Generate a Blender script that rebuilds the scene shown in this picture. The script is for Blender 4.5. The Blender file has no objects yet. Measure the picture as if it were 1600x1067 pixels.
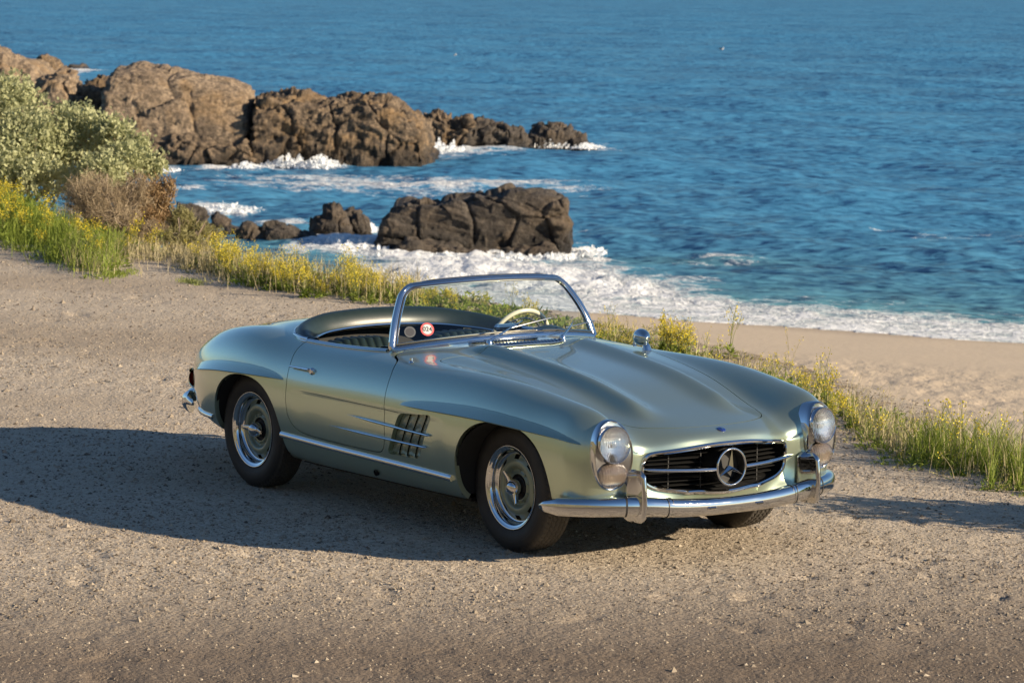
import bpy, math, random
import numpy as np
from mathutils import Vector, Matrix
rad = math.radians
SC = bpy.context.scene
COL = SC.collection
random.seed(5)
RNG = np.random.default_rng(11)
# ---------------------------------------------------------------- camera, sky, sun, exposure
CAM_POS = Vector((13.824, -9.908, 2.800)); CAM_YAW, CAM_PITCH, CAM_ROLL = 2.51404, 0.11247, 0.011
cd = bpy.data.cameras.new('camera'); cam = bpy.data.objects.new('camera', cd); COL.objects.link(cam)
_d = Vector((math.cos(CAM_YAW)*math.cos(CAM_PITCH), math.sin(CAM_YAW)*math.cos(CAM_PITCH), -math.sin(CAM_PITCH)))
_r = Vector((math.sin(CAM_YAW), -math.cos(CAM_YAW), 0)); _u = _r.cross(_d)
_r, _u = _r*math.cos(CAM_ROLL)+_u*math.sin(CAM_ROLL), -_r*math.sin(CAM_ROLL)+_u*math.cos(CAM_ROLL)
cam.matrix_world = Matrix(((_r.x,_u.x,-_d.x,CAM_POS.x),(_r.y,_u.y,-_d.y,CAM_POS.y),(_r.z,_u.z,-_d.z,CAM_POS.z),(0,0,0,1)))
cd.sensor_width = 36.0; cd.lens = 36.0*5018.04/1600.0
cd.clip_start = .3; cd.clip_end = 30000
cd.dof.use_dof = True; cd.dof.focus_distance = 15.6; cd.dof.aperture_fstop = 10.0
SC.camera = cam
SUN_EL, SUN_AZ = rad(18.5), rad(33.7)            # azimuth of the sun, counted from +x towards +y
world = bpy.data.worlds.new('World'); SC.world = world; world.use_nodes = True
wn = world.node_tree.nodes; wl = world.node_tree.links
bgn = wn.get('Background') or wn.new('ShaderNodeBackground')
sky = wn.new('ShaderNodeTexSky'); sky.sky_type = 'NISHITA'; sky.sun_disc = False
sky.sun_elevation = SUN_EL; sky.sun_rotation = rad(90) - SUN_AZ
sky.air_density = 1.0; sky.dust_density = 0.15; sky.ozone_density = 4.5; sky.altitude = 0
wl.new(sky.outputs[0], bgn.inputs[0]); bgn.inputs[1].default_value = 0.066
sl = bpy.data.lights.new('sun', 'SUN'); sl.energy = 5.0; sl.angle = rad(.53); sl.color = (1.0, .83, .61)
sun = bpy.data.objects.new('sun', sl); COL.objects.link(sun)
_sd = Vector((math.cos(SUN_AZ)*math.cos(SUN_EL), math.sin(SUN_AZ)*math.cos(SUN_EL), math.sin(SUN_EL)))
sun.rotation_euler = _sd.to_track_quat('Z', 'Y').to_euler(); sun.location = (20, 10, 30)
SC.view_settings.view_transform = 'Standard'; SC.view_settings.look = 'None'
SC.view_settings.exposure = 0.95; SC.view_settings.gamma = 1.0; SC.view_settings.use_curve_mapping = False
SC.render.engine = 'CYCLES'; SC.cycles.max_bounces = 8; SC.cycles.transparent_max_bounces = 8
SC.cycles.use_denoising = True

# ---------------------------------------------------------------- helpers
def mesh_np(name, V, polys, mat=None, smooth=True, normals=None, mats=None, matidx=None):
    """polys: array (n,3) or (n,4), or a list of such arrays"""
    V = np.ascontiguousarray(V, dtype=np.float32)
    if not isinstance(polys, (list, tuple)): polys = [polys]
    polys = [np.asarray(p, dtype=np.int32) for p in polys if len(p)]
    me = bpy.data.meshes.new(name)
    me.vertices.add(len(V)); me.vertices.foreach_set('co', V.ravel())
    tot = sum(p.size for p in polys); n = sum(len(p) for p in polys)
    me.loops.add(tot); me.polygons.add(n)
    me.loops.foreach_set('vertex_index', np.concatenate([p.ravel() for p in polys]))
    ls = np.concatenate([np.full(len(p), p.shape[1], dtype=np.int32) for p in polys])
    me.polygons.foreach_set('loop_start', np.concatenate([[0], np.cumsum(ls)[:-1]]).astype(np.int32))
    if matidx is not None: me.polygons.foreach_set('material_index', np.asarray(matidx, dtype=np.int32))
    me.polygons.foreach_set('use_smooth', np.full(n, bool(smooth)))
    me.update(calc_edges=True)
    if mats:
        for m in mats: me.materials.append(m)
    elif mat: me.materials.append(mat)
    if normals is not None:
        me.normals_split_custom_set_from_vertices(np.asarray(normals, dtype=np.float32))
    return me
def add(name, me, parent=None, loc=None, rot=None, scale=None):
    o = bpy.data.objects.new(name, me); COL.objects.link(o)
    if parent is not None: o.parent = parent
    if loc is not None: o.location = loc
    if rot is not None: o.rotation_euler = rot
    if scale is not None: o.scale = scale
    return o
def empty(name, loc=(0,0,0), rot=(0,0,0)):
    o = bpy.data.objects.new(name, None); COL.objects.link(o); o.location = loc; o.rotation_euler = rot
    o.empty_display_size = .2
    return o
def tag(o, label=None, cat=None, group=None, kind=None):
    if label: o['label'] = label
    if cat: o['category'] = cat
    if group: o['group'] = group
    if kind: o['kind'] = kind
    return o
class MB:
    """collects pieces, gives one mesh"""
    def __init__(s): s.V = []; s.Q = []; s.T = []; s.n = 0; s.qm = []; s.tm = []
    def put(s, V, Q=None, T=None, m=0):
        V = np.asarray(V, float).reshape(-1,3)
        if Q is not None and len(Q): s.Q.append(np.asarray(Q)+s.n); s.qm.append(np.full(len(Q), m))
        if T is not None and len(T): s.T.append(np.asarray(T)+s.n); s.tm.append(np.full(len(T), m))
        s.V.append(V); s.n += len(V); return s
    def grid(s, P, closeu=False, closev=False, flip=False, m=0):
        P = np.asarray(P, float); a, b = P.shape[:2]
        i = np.arange(a if closeu else a-1)[:,None]; j = np.arange(b if closev else b-1)[None,:]
        i2 = (i+1) % a; j2 = (j+1) % b
        Q = np.stack(np.broadcast_arrays(i*b+j, i2*b+j, i2*b+j2, i*b+j2), -1).reshape(-1,4)
        if flip: Q = Q[:, ::-1]
        return s.put(P, Q, m=m)
    def fan(s, P, flip=False, m=0):
        P = np.asarray(P, float); n = len(P); c = P.mean(0)
        i = np.arange(n); T = np.stack([i, (i+1)%n, np.full(n, n)], -1)
        if flip: T = T[:, ::-1]
        return s.put(np.concatenate([P, c[None]]), T=T, m=m)
    def lathe(s, prof, n=48, axis='y', m=0, flip=False):
        """prof: (r, h) pairs round an axis"""
        prof = np.asarray(prof, float); a = np.arange(n)*2*np.pi/n
        r = prof[:,0][:,None]; h = np.broadcast_to(prof[:,1][:,None], (len(prof), n))
        A, B = r*np.cos(a), r*np.sin(a)
        P = {'y':np.stack([A,h,B],-1),'x':np.stack([h,A,B],-1),'z':np.stack([A,B,h],-1)}[axis]
        return s.grid(P, closev=True, flip=flip, m=m)
    def tube(s, path, rad_, n=10, up=(0,0,1), sx=1.0, sy=1.0, closed=False, cap=True, m=0, prof=None):
        P = np.asarray(path, float); k = len(P)
        R = np.broadcast_to(np.asarray(rad_, float), (k,))
        if closed: t = np.roll(P,-1,0)-np.roll(P,1,0)
        else:
            t = np.empty_like(P); t[1:-1] = P[2:]-P[:-2]; t[0] = P[1]-P[0]; t[-1] = P[-1]-P[-2]
        t /= np.linalg.norm(t, axis=1, keepdims=True)+1e-12
        u = np.asarray(up, float)*np.ones_like(P)
        a = np.cross(t, u); bad = np.linalg.norm(a, axis=1) < 1e-4
        a[bad] = np.cross(t[bad], [1,0.01,0]); a /= np.linalg.norm(a, axis=1, keepdims=True)
        b = np.cross(a, t)
        if prof is None:
            th = np.arange(n)*2*np.pi/n; prof = np.stack([np.cos(th)*sx, np.sin(th)*sy], -1)
        prof = np.asarray(prof, float)
        G = P[:,None]+(a[:,None]*prof[None,:,:1]+b[:,None]*prof[None,:,1:])*R[:,None,None]
        s.grid(G, closeu=closed, closev=True, flip=False, m=m)
        if cap and not closed:
            s.fan(G[0], flip=False, m=m); s.fan(G[-1], flip=True, m=m)
        return s
    def box(s, c, size, R=None, bev=.0, m=0):
        hx, hy, hz = np.asarray(size, float)/2
        if bev <= 0:
            V = np.array([[x,y,z] for x in (-hx,hx) for y in (-hy,hy) for z in (-hz,hz)])
            Q = [[0,1,3,2],[4,6,7,5],[0,4,5,1],[2,3,7,6],[0,2,6,4],[1,5,7,3]]
            T = None
        else:
            b = min(bev, hx*.99, hy*.99, hz*.99); V = []; idx = {}
            for sx in (-1,1):
                for sy in (-1,1):
                    for sz in (-1,1):
                        for ax in range(3):
                            p = np.array([sx*(hx-b), sy*(hy-b), sz*(hz-b)]); p[ax] += (sx,sy,sz)[ax]*b
                            idx[(sx,sy,sz,ax)] = len(V); V.append(p)
            V = np.array(V); Q = []; T = []
            sg = (-1,1)
            for ax in range(3):
                o1, o2 = [k for k in range(3) if k != ax]
                for sA in sg:
                    f = []
                    for (p,q) in ((-1,-1),(1,-1),(1,1),(-1,1)):
                        k = [0,0,0]; k[ax] = sA; k[o1] = p; k[o2] = q; f.append(idx[tuple(k)+(ax,)])
                    Q.append(f)
                for p in sg:
                    for q in sg:
                        f = []
                        for (sA, w) in ((-1,o1),(-1,o2),(1,o2),(1,o1)):
                            k = [0,0,0]; k[ax] = sA; k[o1] = p; k[o2] = q; f.append(idx[tuple(k)+(w,)])
                        Q.append(f)
            for sx in sg:
                for sy in sg:
                    for sz in sg: T.append([idx[(sx,sy,sz,k)] for k in range(3)])
            Q = np.array(Q); T = np.array(T)
            ce = V[Q].mean(1); nn = np.cross(V[Q[:,1]]-V[Q[:,0]], V[Q[:,2]]-V[Q[:,0]]); fl = (nn*ce).sum(1) < 0; Q[fl] = Q[fl][:, ::-1]
            ce = V[T].mean(1); nn = np.cross(V[T[:,1]]-V[T[:,0]], V[T[:,2]]-V[T[:,0]]); fl = (nn*ce).sum(1) < 0; T[fl] = T[fl][:, ::-1]
        if R is not None: V = V @ np.asarray(R).T
        return s.put(V+np.asarray(c, float), Q, T, m=m)
    def tf(s, R=None, t=(0,0,0), start=0):
        for i in range(start, len(s.V)):
            v = s.V[i]
            if R is not None: v = v @ np.asarray(R).T
            s.V[i] = v+np.asarray(t, float)
        return s
    def mesh(s, name, mat=None, smooth=True, mats=None, auto=None):
        polys = []; mi = []
        if s.Q: polys.append(np.concatenate(s.Q)); mi.append(np.concatenate(s.qm))
        if s.T: polys.append(np.concatenate(s.T)); mi.append(np.concatenate(s.tm))
        me = mesh_np(name, np.concatenate(s.V), polys, mat, smooth, mats=mats, matidx=np.concatenate(mi) if mats else None)
        if auto is not None: me.set_sharp_from_angle(angle=rad(auto))
        return me
    def build(s, name, mat=None, parent=None, smooth=True, mats=None, auto=35):
        return add(name, s.mesh(name, mat, smooth, mats, auto if smooth else None), parent)
def rotm(ax, a):
    c, s = math.cos(a), math.sin(a)
    return np.array({'x':[[1,0,0],[0,c,-s],[0,s,c]],'y':[[c,0,s],[0,1,0],[-s,0,c]],'z':[[c,-s,0],[s,c,0],[0,0,1]]}[ax])
def crom(P, n, closed=False):
    """Catmull-Rom through points"""
    P = np.asarray(P, float)
    E = np.concatenate([P[-1:],P,P[:2]]) if closed else np.concatenate([2*P[:1]-P[1:2],P,2*P[-1:]-P[-2:-1]])
    m = len(P) if closed else len(P)-1
    t = np.linspace(0, m, n, endpoint=not closed); i = np.minimum(t.astype(int), m-1); f = (t-i)[:,None]
    a,b,c,d = E[i],E[i+1],E[i+2],E[i+3]
    return .5*((2*b)+(c-a)*f+(2*a-5*b+4*c-d)*f**2+(3*b-a-3*c+d)*f**3)
# gradient noise
_perm = np.random.default_rng(3).permutation(256); _perm = np.concatenate([_perm]*4)
_grad = np.random.default_rng(4).normal(size=(256,3)); _grad /= np.linalg.norm(_grad, axis=1, keepdims=True)
def perlin(P):
    P = np.asarray(P, float); i = np.floor(P).astype(int); f = P-i; u = f*f*f*(f*(f*6-15)+10); i &= 255; r = 0
    for dx in (0,1):
        wx = u[...,0] if dx else 1-u[...,0]
        for dy in (0,1):
            wy = u[...,1] if dy else 1-u[...,1]
            for dz in (0,1):
                wz = u[...,2] if dz else 1-u[...,2]
                h = _perm[_perm[_perm[(i[...,0]+dx)&255]+((i[...,1]+dy)&255)]+((i[...,2]+dz)&255)]
                g = _grad[h]
                r = r+wx*wy*wz*(g[...,0]*(f[...,0]-dx)+g[...,1]*(f[...,1]-dy)+g[...,2]*(f[...,2]-dz))
    return r*1.5
def fbm(P, oc=4, lac=2.03, gain=.5, ridged=False):
    P = np.asarray(P, float); a, r, t = 1.0, 0, 0
    for k in range(oc):
        n = perlin(P+k*17.3)
        r = r+a*((1-2*np.abs(n)) if ridged else n); t += a; a *= gain; P = P*lac
    return r/t
def P3(x, y, z=0): return np.stack(np.broadcast_arrays(x, y, z), -1)
# ---------------------------------------------------------------- materials
class Mat:
    def __init__(s, name):
        s.m = bpy.data.materials.new(name); s.m.use_nodes = True; s.t = s.m.node_tree
        s.n = s.t.nodes; s.l = s.t.links
        s.b = next(x for x in s.n if x.type == 'BSDF_PRINCIPLED'); s.out = next(x for x in s.n if x.type == 'OUTPUT_MATERIAL')
    def set(s, **k):
        for a, v in k.items():
            i = s.b.inputs[{'base':'Base Color','rough':'Roughness','metal':'Metallic','coat':'Coat Weight','coatr':'Coat Roughness','ior':'IOR','spec':'Specular IOR Level','trans':'Transmission Weight','alpha':'Alpha','sss':'Subsurface Weight','sheen':'Sheen Weight','tint':'Specular Tint'}[a]]
            if isinstance(v, (int,float)): i.default_value = v
            elif isinstance(v, tuple): i.default_value = v if len(v) == 4 else v+(1,)
            else: s.l.new(v, i)
        return s
    def node(s, ty, _props=None, **ins):
        nd = s.n.new(ty)
        for a, v in (_props or {}).items(): setattr(nd, a, v)
        for a, v in ins.items():
            key = int(a[1:]) if a[0] == 'i' and a[1:].isdigit() else a.replace('_', ' ')
            i = nd.inputs[key]
            if isinstance(v, (int,float)): i.default_value = v
            elif isinstance(v, tuple): i.default_value = v+(1,) if (len(v) == 3 and i.type == 'RGBA') else v
            else: s.l.new(v, i)
        return nd
    def coord(s, kind='Object', scale=None):
        c = s.node('ShaderNodeTexCoord').outputs[kind]
        if scale is not None: c = s.node('ShaderNodeMapping', None, Vector=c, Scale=scale if isinstance(scale, tuple) else (scale,)*3).outputs[0]
        return c
    def noise(s, vec, scale, detail=4, rough=.55, dist=0):
        return s.node('ShaderNodeTexNoise', None, Vector=vec, Scale=scale, Detail=detail, Roughness=rough, Distortion=dist).outputs[0]
    def voronoi(s, vec, scale, feature='F1', out='Distance', rnd=1.0):
        return s.node('ShaderNodeTexVoronoi', {'feature':feature}, Vector=vec, Scale=scale, Randomness=rnd).outputs[out]
    def ramp(s, fac, stops, interp='LINEAR'):
        nd = s.node('ShaderNodeValToRGB', None, Fac=fac); e = nd.color_ramp; e.interpolation = interp
        while len(e.elements) < len(stops): e.elements.new(.5)
        for el, (p, c) in zip(e.elements, stops):
            el.position = p; el.color = (c,c,c,1) if isinstance(c, (int,float)) else tuple(c)+(1,)
        return nd.outputs[0]
    def mix(s, fac, a, b, mode='MIX'):
        nd = s.node('ShaderNodeMix', {'data_type':'RGBA','blend_type':mode})
        for i, v in ((0,fac),(6,a),(7,b)):
            if isinstance(v, (int,float)): nd.inputs[i].default_value = v if i == 0 else (v,v,v,1)
            elif isinstance(v, tuple): nd.inputs[i].default_value = v+(1,) if len(v) == 3 else v
            else: s.l.new(v, nd.inputs[i])
        return nd.outputs[2]
    def math(s, op, a, b=0.0, c=None):
        nd = s.node('ShaderNodeMath', {'operation':op})
        for i, v in ((0,a),(1,b),(2,c)):
            if v is None: continue
            if isinstance(v, (int,float)): nd.inputs[i].default_value = v
            else: s.l.new(v, nd.inputs[i])
        return nd.outputs[0]
    def attr(s, name, out='Fac'): return s.node('ShaderNodeAttribute', {'attribute_name':name}).outputs[out]
    def bump(s, h, strength=.5, dist=.01, normal=None):
        nd = s.node('ShaderNodeBump', None, Height=h, Strength=strength, Distance=dist)
        if normal is not None: s.l.new(normal, nd.inputs['Normal'])
        s.l.new(nd.outputs[0], s.b.inputs['Normal']); return nd.outputs[0]
def simple(name, base, rough=.5, metal=0.0, **k): return Mat(name).set(base=base, rough=rough, metal=metal, **k).m
def set_attr(me, name, arr):
    a = me.attributes.new(name, 'FLOAT', 'POINT'); a.data.foreach_set('value', np.ascontiguousarray(arr, dtype=np.float32).ravel())
M = {}
def _paint():
    m = Mat('silver_green_paint'); c = m.coord('Object')
    fl = m.noise(c, 900, 1, .5)
    m.set(base=m.mix(m.ramp(fl, [(.3,0.0),(.7,1.0)]), (.455,.54,.40), (.54,.62,.475)), metal=.86, rough=.28, coat=1.0, coatr=.02)
    return m.m
M['paint'] = _paint()
def _chrome():
    m = Mat('polished_chrome'); c = m.coord('Object')
    m.set(base=(.62,.625,.63), metal=1.0, rough=m.ramp(m.noise(c, 14, 3), [(.3,.035),(.8,.09)])); return m.m
M['chrome'] = _chrome()
M['steel'] = simple('satin_steel', (.45,.45,.45), .3, 1.0)
def _rubber():
    m = Mat('tyre_rubber'); c = m.coord('Object'); n = m.noise(c, 9, 5)
    sp = m.node('ShaderNodeSeparateXYZ', None, i0=c); r2 = m.math('ADD', m.math('MULTIPLY', sp.outputs[0], sp.outputs[0]), m.math('MULTIPLY', sp.outputs[2], sp.outputs[2]))
    crown = m.ramp(m.math('MULTIPLY', r2, 8.0), [(.74,0.0),(.80,1.0)])
    dust = m.math('ADD', m.math('MULTIPLY', crown, .50), m.math('MULTIPLY', m.ramp(n, [(.42,0.0),(.75,1.0)]), .18))
    m.set(base=m.mix(dust, (.014,.013,.012), (.085,.074,.060)), rough=.62); m.bump(m.noise(c,220,3), .12, .002); return m.m
M['rubber'] = _rubber()
M['slat'] = simple('grille_black', (.010,.010,.010), .8, spec=.08)
M['black'] = simple('matt_black', (.006,.006,.006), .7)
M['seal'] = simple('black_rubber_seal', (.012,.012,.012), .45)
def _leather():
    m = Mat('dark_green_leather'); c = m.coord('Object')
    m.set(base=m.mix(m.noise(c,25,3), (.010,.018,.016), (.017,.028,.024)), rough=.38); m.bump(m.voronoi(c,420), .12, .001); return m.m
M['leather'] = _leather()
M['cream'] = simple('ivory_plastic', (.72,.66,.50), .25, coat=.5)
M['red'] = simple('red_lens', (.55,.02,.015), .12, coat=1.0)
M['blue'] = simple('blue_enamel', (.012,.03,.16), .2, coat=1.0)
M['white'] = simple('white_print', (.58,.57,.55), .5)
M['stickerred'] = simple('red_print', (.62,.10,.10), .4)
M['ink'] = simple('dark_print', (.05,.05,.055), .5)
M['greysticker'] = simple('grey_print', (.09,.095,.10), .5)
M['under'] = simple('underbody_black', (.012,.012,.011), .8)
def _glass():
    m = Mat('windshield_glass'); n, l = m.n, m.l
    n.remove(m.b)
    tr = m.node('ShaderNodeBsdfTransparent'); tr.inputs[0].default_value = (.88,.925,.91,1)
    gl = m.node('ShaderNodeBsdfGlossy', None, Roughness=.005)
    fr = m.node('ShaderNodeFresnel', None, IOR=1.62)
    mx = m.node('ShaderNodeMixShader'); l.new(fr.outputs[0], mx.inputs[0]); l.new(tr.outputs[0], mx.inputs[1]); l.new(gl.outputs[0], mx.inputs[2])
    l.new(mx.outputs[0], m.out.inputs[0]); return m.m
M['glass'] = _glass()
def _lens(name, col):
    m = Mat(name); c = m.coord('Object'); n, l = m.n, m.l
    n.remove(m.b)
    tr = m.node('ShaderNodeBsdfTransparent'); tr.inputs[0].default_value = col+(1,)
    w = m.node('ShaderNodeTexWave', {'bands_direction':'Y'}, Vector=c, Scale=38, Distortion=0.0)
    bp = m.node('ShaderNodeBump', None, Height=w.outputs[1], Strength=.35, Distance=.004)
    gl = m.node('ShaderNodeBsdfGlossy', None, Roughness=.03, Normal=bp.outputs[0])
    rf = m.node('ShaderNodeBsdfRefraction', None, Roughness=.05, IOR=1.12, Normal=bp.outputs[0]); rf.inputs[0].default_value = col+(1,)
    fr = m.node('ShaderNodeFresnel', None, IOR=1.5)
    m2 = m.node('ShaderNodeMixShader', None, Fac=.55); l.new(tr.outputs[0], m2.inputs[1]); l.new(rf.outputs[0], m2.inputs[2])
    mx = m.node('ShaderNodeMixShader'); l.new(fr.outputs[0], mx.inputs[0]); l.new(m2.outputs[0], mx.inputs[1]); l.new(gl.outputs[0], mx.inputs[2])
    l.new(mx.outputs[0], m.out.inputs[0]); return m.m
def _fluted(name, col, rib):
    m = Mat(name); c = m.coord('Object')
    w = m.node('ShaderNodeTexWave', {'bands_direction':'Y'}, Vector=c, Scale=rib, Distortion=0.0).outputs[1]
    w2 = m.node('ShaderNodeTexWave', {'bands_direction':'Z'}, Vector=c, Scale=9.0, Distortion=0.0).outputs[1]
    m.set(base=col, rough=.04, trans=.92, ior=1.18, coat=1.0, coatr=.02); m.bump(m.math('ADD', w, m.math('MULTIPLY', w2, .6)), .9, .004); return m.m
M['lens'] = _fluted('headlight_glass', (.88,.90,.92), 34)
M['amber'] = _fluted('lower_lamp_glass', (.80,.66,.54), 26)
M['wheelpaint_ventshade'] = simple('wheel_green_and_vent_shade', (.20,.235,.165), .38, .25, coat=.6, coatr=.08)
M['reflector'] = simple('lamp_reflector', (.55,.55,.56), .16, 1.0)
# ---------------------------------------------------------------- where things stand: sight lines turned into places
FWD2 = np.array([math.cos(CAM_YAW), math.sin(CAM_YAW)]); RGT2 = np.array([FWD2[1], -FWD2[0]])
_D, _R, _U, _C = (np.array(v) for v in (_d, _r, _u, CAM_POS))
FPX = 5018.04
def sight(u, v): return _D+_R*(u-800)/FPX-_U*(v-533.5)/FPX
def at_z(u, v, z): w = sight(u, v); return _C+w*(z-_C[2])/w[2]
def at_fwd(u, v, D): w = sight(u, v); return _C+w*D/(w[:2] @ FWD2)
SEA_Z = -5.0
def fwd_of(v, z=SEA_Z): p = at_z(800, v, z); return (p[:2]-_C[:2]) @ FWD2
# ---------------------------------------------------------------- land form
EX = np.array([-60,-30,-20,-15,-13,-11,-9.7,-6.5,-4.9,-1.9,-.2,.46,1.05,4,12,60.])
EY = np.array([9,7,5.5,4.75,5.35,5.6,5.75,5.45,5.2,4.2,3.15,3.0,2.93,2.7,2.6,2.6])
def edge_y(x): return np.interp(x, EX, EY)
SH_P = np.array([-47.2,36.3]); SH_T = np.array([.916,.400]); SH_T /= np.linalg.norm(SH_T); SH_N = np.array([SH_T[1], -SH_T[0]])
def inland(x, y): return (x-SH_P[0])*SH_N[0]+(y-SH_P[1])*SH_N[1]
def beach_z(x, y):
    s = inland(x, y)
    z = SEA_Z+np.where(s > 0, .055*s-.0004*s*s*.5, .05*s); return np.clip(z, -9, -2.9)
def land_z(x, y):
    d = y-edge_y(x)
    zl = np.where(d < 0, 0, -.045*d-.62*np.maximum(d-.8,0))
    zb = beach_z(x, y)
    t = np.clip((zl-zb)/.8*.5+.5, 0, 1)
    z = np.maximum(zl, zb)*1.0
    mound = .42*np.exp(-(((x+17.5)/3.2)**2+((y-6.6)/1.6)**2))
    rise = np.clip((-y-24)/52, 0, 1); hill = 25*rise**1.25
    return np.where((d > 0), z, 0)+mound+hill
def wedge(r0, r1, nr, na, half, geo=True):
    """polar sheet spread out from below the viewpoint"""
    r = np.geomspace(r0, r1, nr) if geo else np.linspace(r0, r1, nr)
    a = np.linspace(-half, half, na)
    rr, aa = np.meshgrid(r, a, indexing='ij')
    d = FWD2[None,None]*np.cos(aa)[...,None]+RGT2[None,None]*np.sin(aa)[...,None]
    return _C[0]+d[...,0]*rr, _C[1]+d[...,1]*rr, rr
FWD_X, FWD_Y = float(FWD2[0]), float(FWD2[1])
NEAR_OFF = -float(_C[:2] @ FWD2)-14.3                # the dark strip ends about here
def gravel_mat():
    m = Mat('gravel_and_dirt'); c = m.coord('Object')
    big = m.noise(c, .35, 4, .6); mid = m.noise(c, 2.3, 5, .6)
    v1 = m.voronoi(c, 46, out='Color'); v1d = m.voronoi(c, 46); v2 = m.voronoi(c, 120, out='Color'); v2d = m.voronoi(c, 120)
    sp = m.node('ShaderNodeSeparateColor', None, i0=v1); sp2 = m.node('ShaderNodeSeparateColor', None, i0=v2)
    st = m.ramp(sp.outputs[0], [(0,(.22,.175,.13)),(.35,(.45,.375,.285)),(.8,(.53,.45,.345)),(1,(.64,.56,.45))])
    st2 = m.ramp(sp2.outputs[1], [(0,(.23,.185,.135)),(.35,(.46,.385,.29)),(1,(.60,.52,.405))])
    dirt = m.mix(mid, (.42,.345,.255), (.56,.475,.37))
    col = m.mix(m.ramp(sp2.outputs[0], [(.25,0.0),(.55,1.0)]), dirt, st2)
    pat = m.math('ADD', m.math('MULTIPLY', big, .7), m.math('MULTIPLY', mid, .5))
    col = m.mix(m.math('MULTIPLY', m.ramp(pat, [(.48,0.0),(.70,1.0)]), m.ramp(sp.outputs[1], [(.3,0.0),(.5,1.0)])), col, st)
    # compacted wheel lanes and a darker brown strip on the near side run along the lot
    sp_ = m.node('ShaderNodeSeparateXYZ', None, i0=c); x_, y_ = sp_.outputs[0], sp_.outputs[1]
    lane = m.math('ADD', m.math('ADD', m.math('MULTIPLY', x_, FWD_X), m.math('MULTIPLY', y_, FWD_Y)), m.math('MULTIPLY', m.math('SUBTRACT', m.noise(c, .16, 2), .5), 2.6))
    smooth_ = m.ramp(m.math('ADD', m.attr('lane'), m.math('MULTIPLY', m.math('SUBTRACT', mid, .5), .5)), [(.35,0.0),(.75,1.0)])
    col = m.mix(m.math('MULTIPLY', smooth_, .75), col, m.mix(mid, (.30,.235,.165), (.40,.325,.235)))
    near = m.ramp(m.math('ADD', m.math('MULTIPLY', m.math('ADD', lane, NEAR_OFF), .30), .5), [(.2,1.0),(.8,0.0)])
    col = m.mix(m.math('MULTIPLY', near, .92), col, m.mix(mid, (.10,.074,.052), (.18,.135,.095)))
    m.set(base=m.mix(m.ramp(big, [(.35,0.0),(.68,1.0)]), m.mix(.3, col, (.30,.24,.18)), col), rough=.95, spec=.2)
    h = m.math('ADD', m.math('MULTIPLY', m.math('SUBTRACT', 1.0, v1d), .45), m.math('MULTIPLY', m.math('SUBTRACT', 1.0, v2d), .2))
    h = m.math('ADD', h, m.math('MULTIPLY', m.noise(c, 16, 7, .68), 1.5))
    m.bump(h, .85, .012); return m.m
M['gravel'] = gravel_mat()
def dry_mat():
    m = Mat('dry_scrub_ground'); c = m.coord('Object'); n = m.noise(c, .25, 6, .6); n2 = m.noise(c, 2.5, 5, .6)
    m.set(base=m.mix(m.ramp(m.math('ADD', m.math('MULTIPLY',n,.6), m.math('MULTIPLY',n2,.4)), [(.40,0.0),(.58,1.0)]), (.30,.25,.17), (.13,.14,.07)), rough=.95, spec=.1); m.bump(n2, .6, .1); return m.m
M['dry'] = dry_mat()
def soil_mat():
    m = Mat('bank_soil'); c = m.coord('Object'); n = m.noise(c, 3, 6, .65); v = m.voronoi(c, 22, out='Color'); s = m.node('ShaderNodeSeparateColor', None, i0=v)
    m.set(base=m.mix(m.ramp(s.outputs[0], [(.35,0.0),(.8,1.0)]), m.mix(n, (.17,.125,.085), (.33,.26,.18)), (.40,.34,.26)), rough=.95, spec=.1); m.bump(m.math('ADD', n, m.math('MULTIPLY', m.noise(c,40,4), .4)), .8, .05); return m.m
M['soil'] = soil_mat()
def sand_mat():
    m = Mat('beach_sand'); c = m.coord('Object'); n = m.noise(c, .35, 5, .6); n2 = m.noise(c, 9, 5, .6); wet = m.attr('wet'); ft = m.attr('trod')
    dry = m.mix(n2, (.50,.40,.285), (.60,.49,.36)); dry = m.mix(m.math('MULTIPLY', n, .5), dry, (.42,.34,.245))
    m.set(base=m.mix(wet, dry, (.27,.20,.135)), rough=m.math('SUBTRACT', .95, m.math('MULTIPLY', wet, .55)), spec=.25)
    m.bump(m.math('MULTIPLY', m.noise(c, 6, 5, .6), ft), .7, .08); return m.m
M['sand'] = sand_mat()
# the wide ground: everything round the lot, falling to the sea bed
def ground_sheet():
    xs = np.concatenate([-np.geomspace(60,9000,16)[::-1], np.linspace(-58,60,119), np.geomspace(62,9000,16)])
    ys = np.concatenate([-np.geomspace(62,9000,22)[::-1], np.linspace(-60,60,121), np.geomspace(62,9000,16)])
    X, Y = np.meshgrid(xs, ys, indexing='ij'); Z = land_z(X, Y)
    n = fbm(P3(X*.03, Y*.03, 0*X), 4); Z = Z+np.where(Y < -22, 5*n*np.clip((-Y-22)/40,0,1), 0)-.03-.25*((Y-edge_y(X)) > -.8)-.12*(Y > -21)
    b = MB(); b.grid(P3(X, Y, Z)); o = b.build('ground', M['dry'], auto=None); tag(o, kind='structure'); return o
ground_sheet()
def lot_z(x, y):
    d = y-edge_y(x)
    pit = np.clip(perlin(P3(x*4.6, y*4.6, 2))-.33, 0, 1)*.075*np.clip(.4+1.2*perlin(P3(x*.5,y*.5,9)),0,1)
    z = -pit+.016*fbm(P3(x*.6, y*.6), 3)*(1-0)+.010*fbm(P3(x*2.6, y*2.6, 3), 3)+.009*fbm(P3(x*11, y*11, 7), 3)
    flat = np.exp(-((np.abs(x)-1.2)**2+(np.abs(y)-.7)**2)/.5)
    return land_z(x, y)+z*(1-.4*flat)-.002
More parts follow.
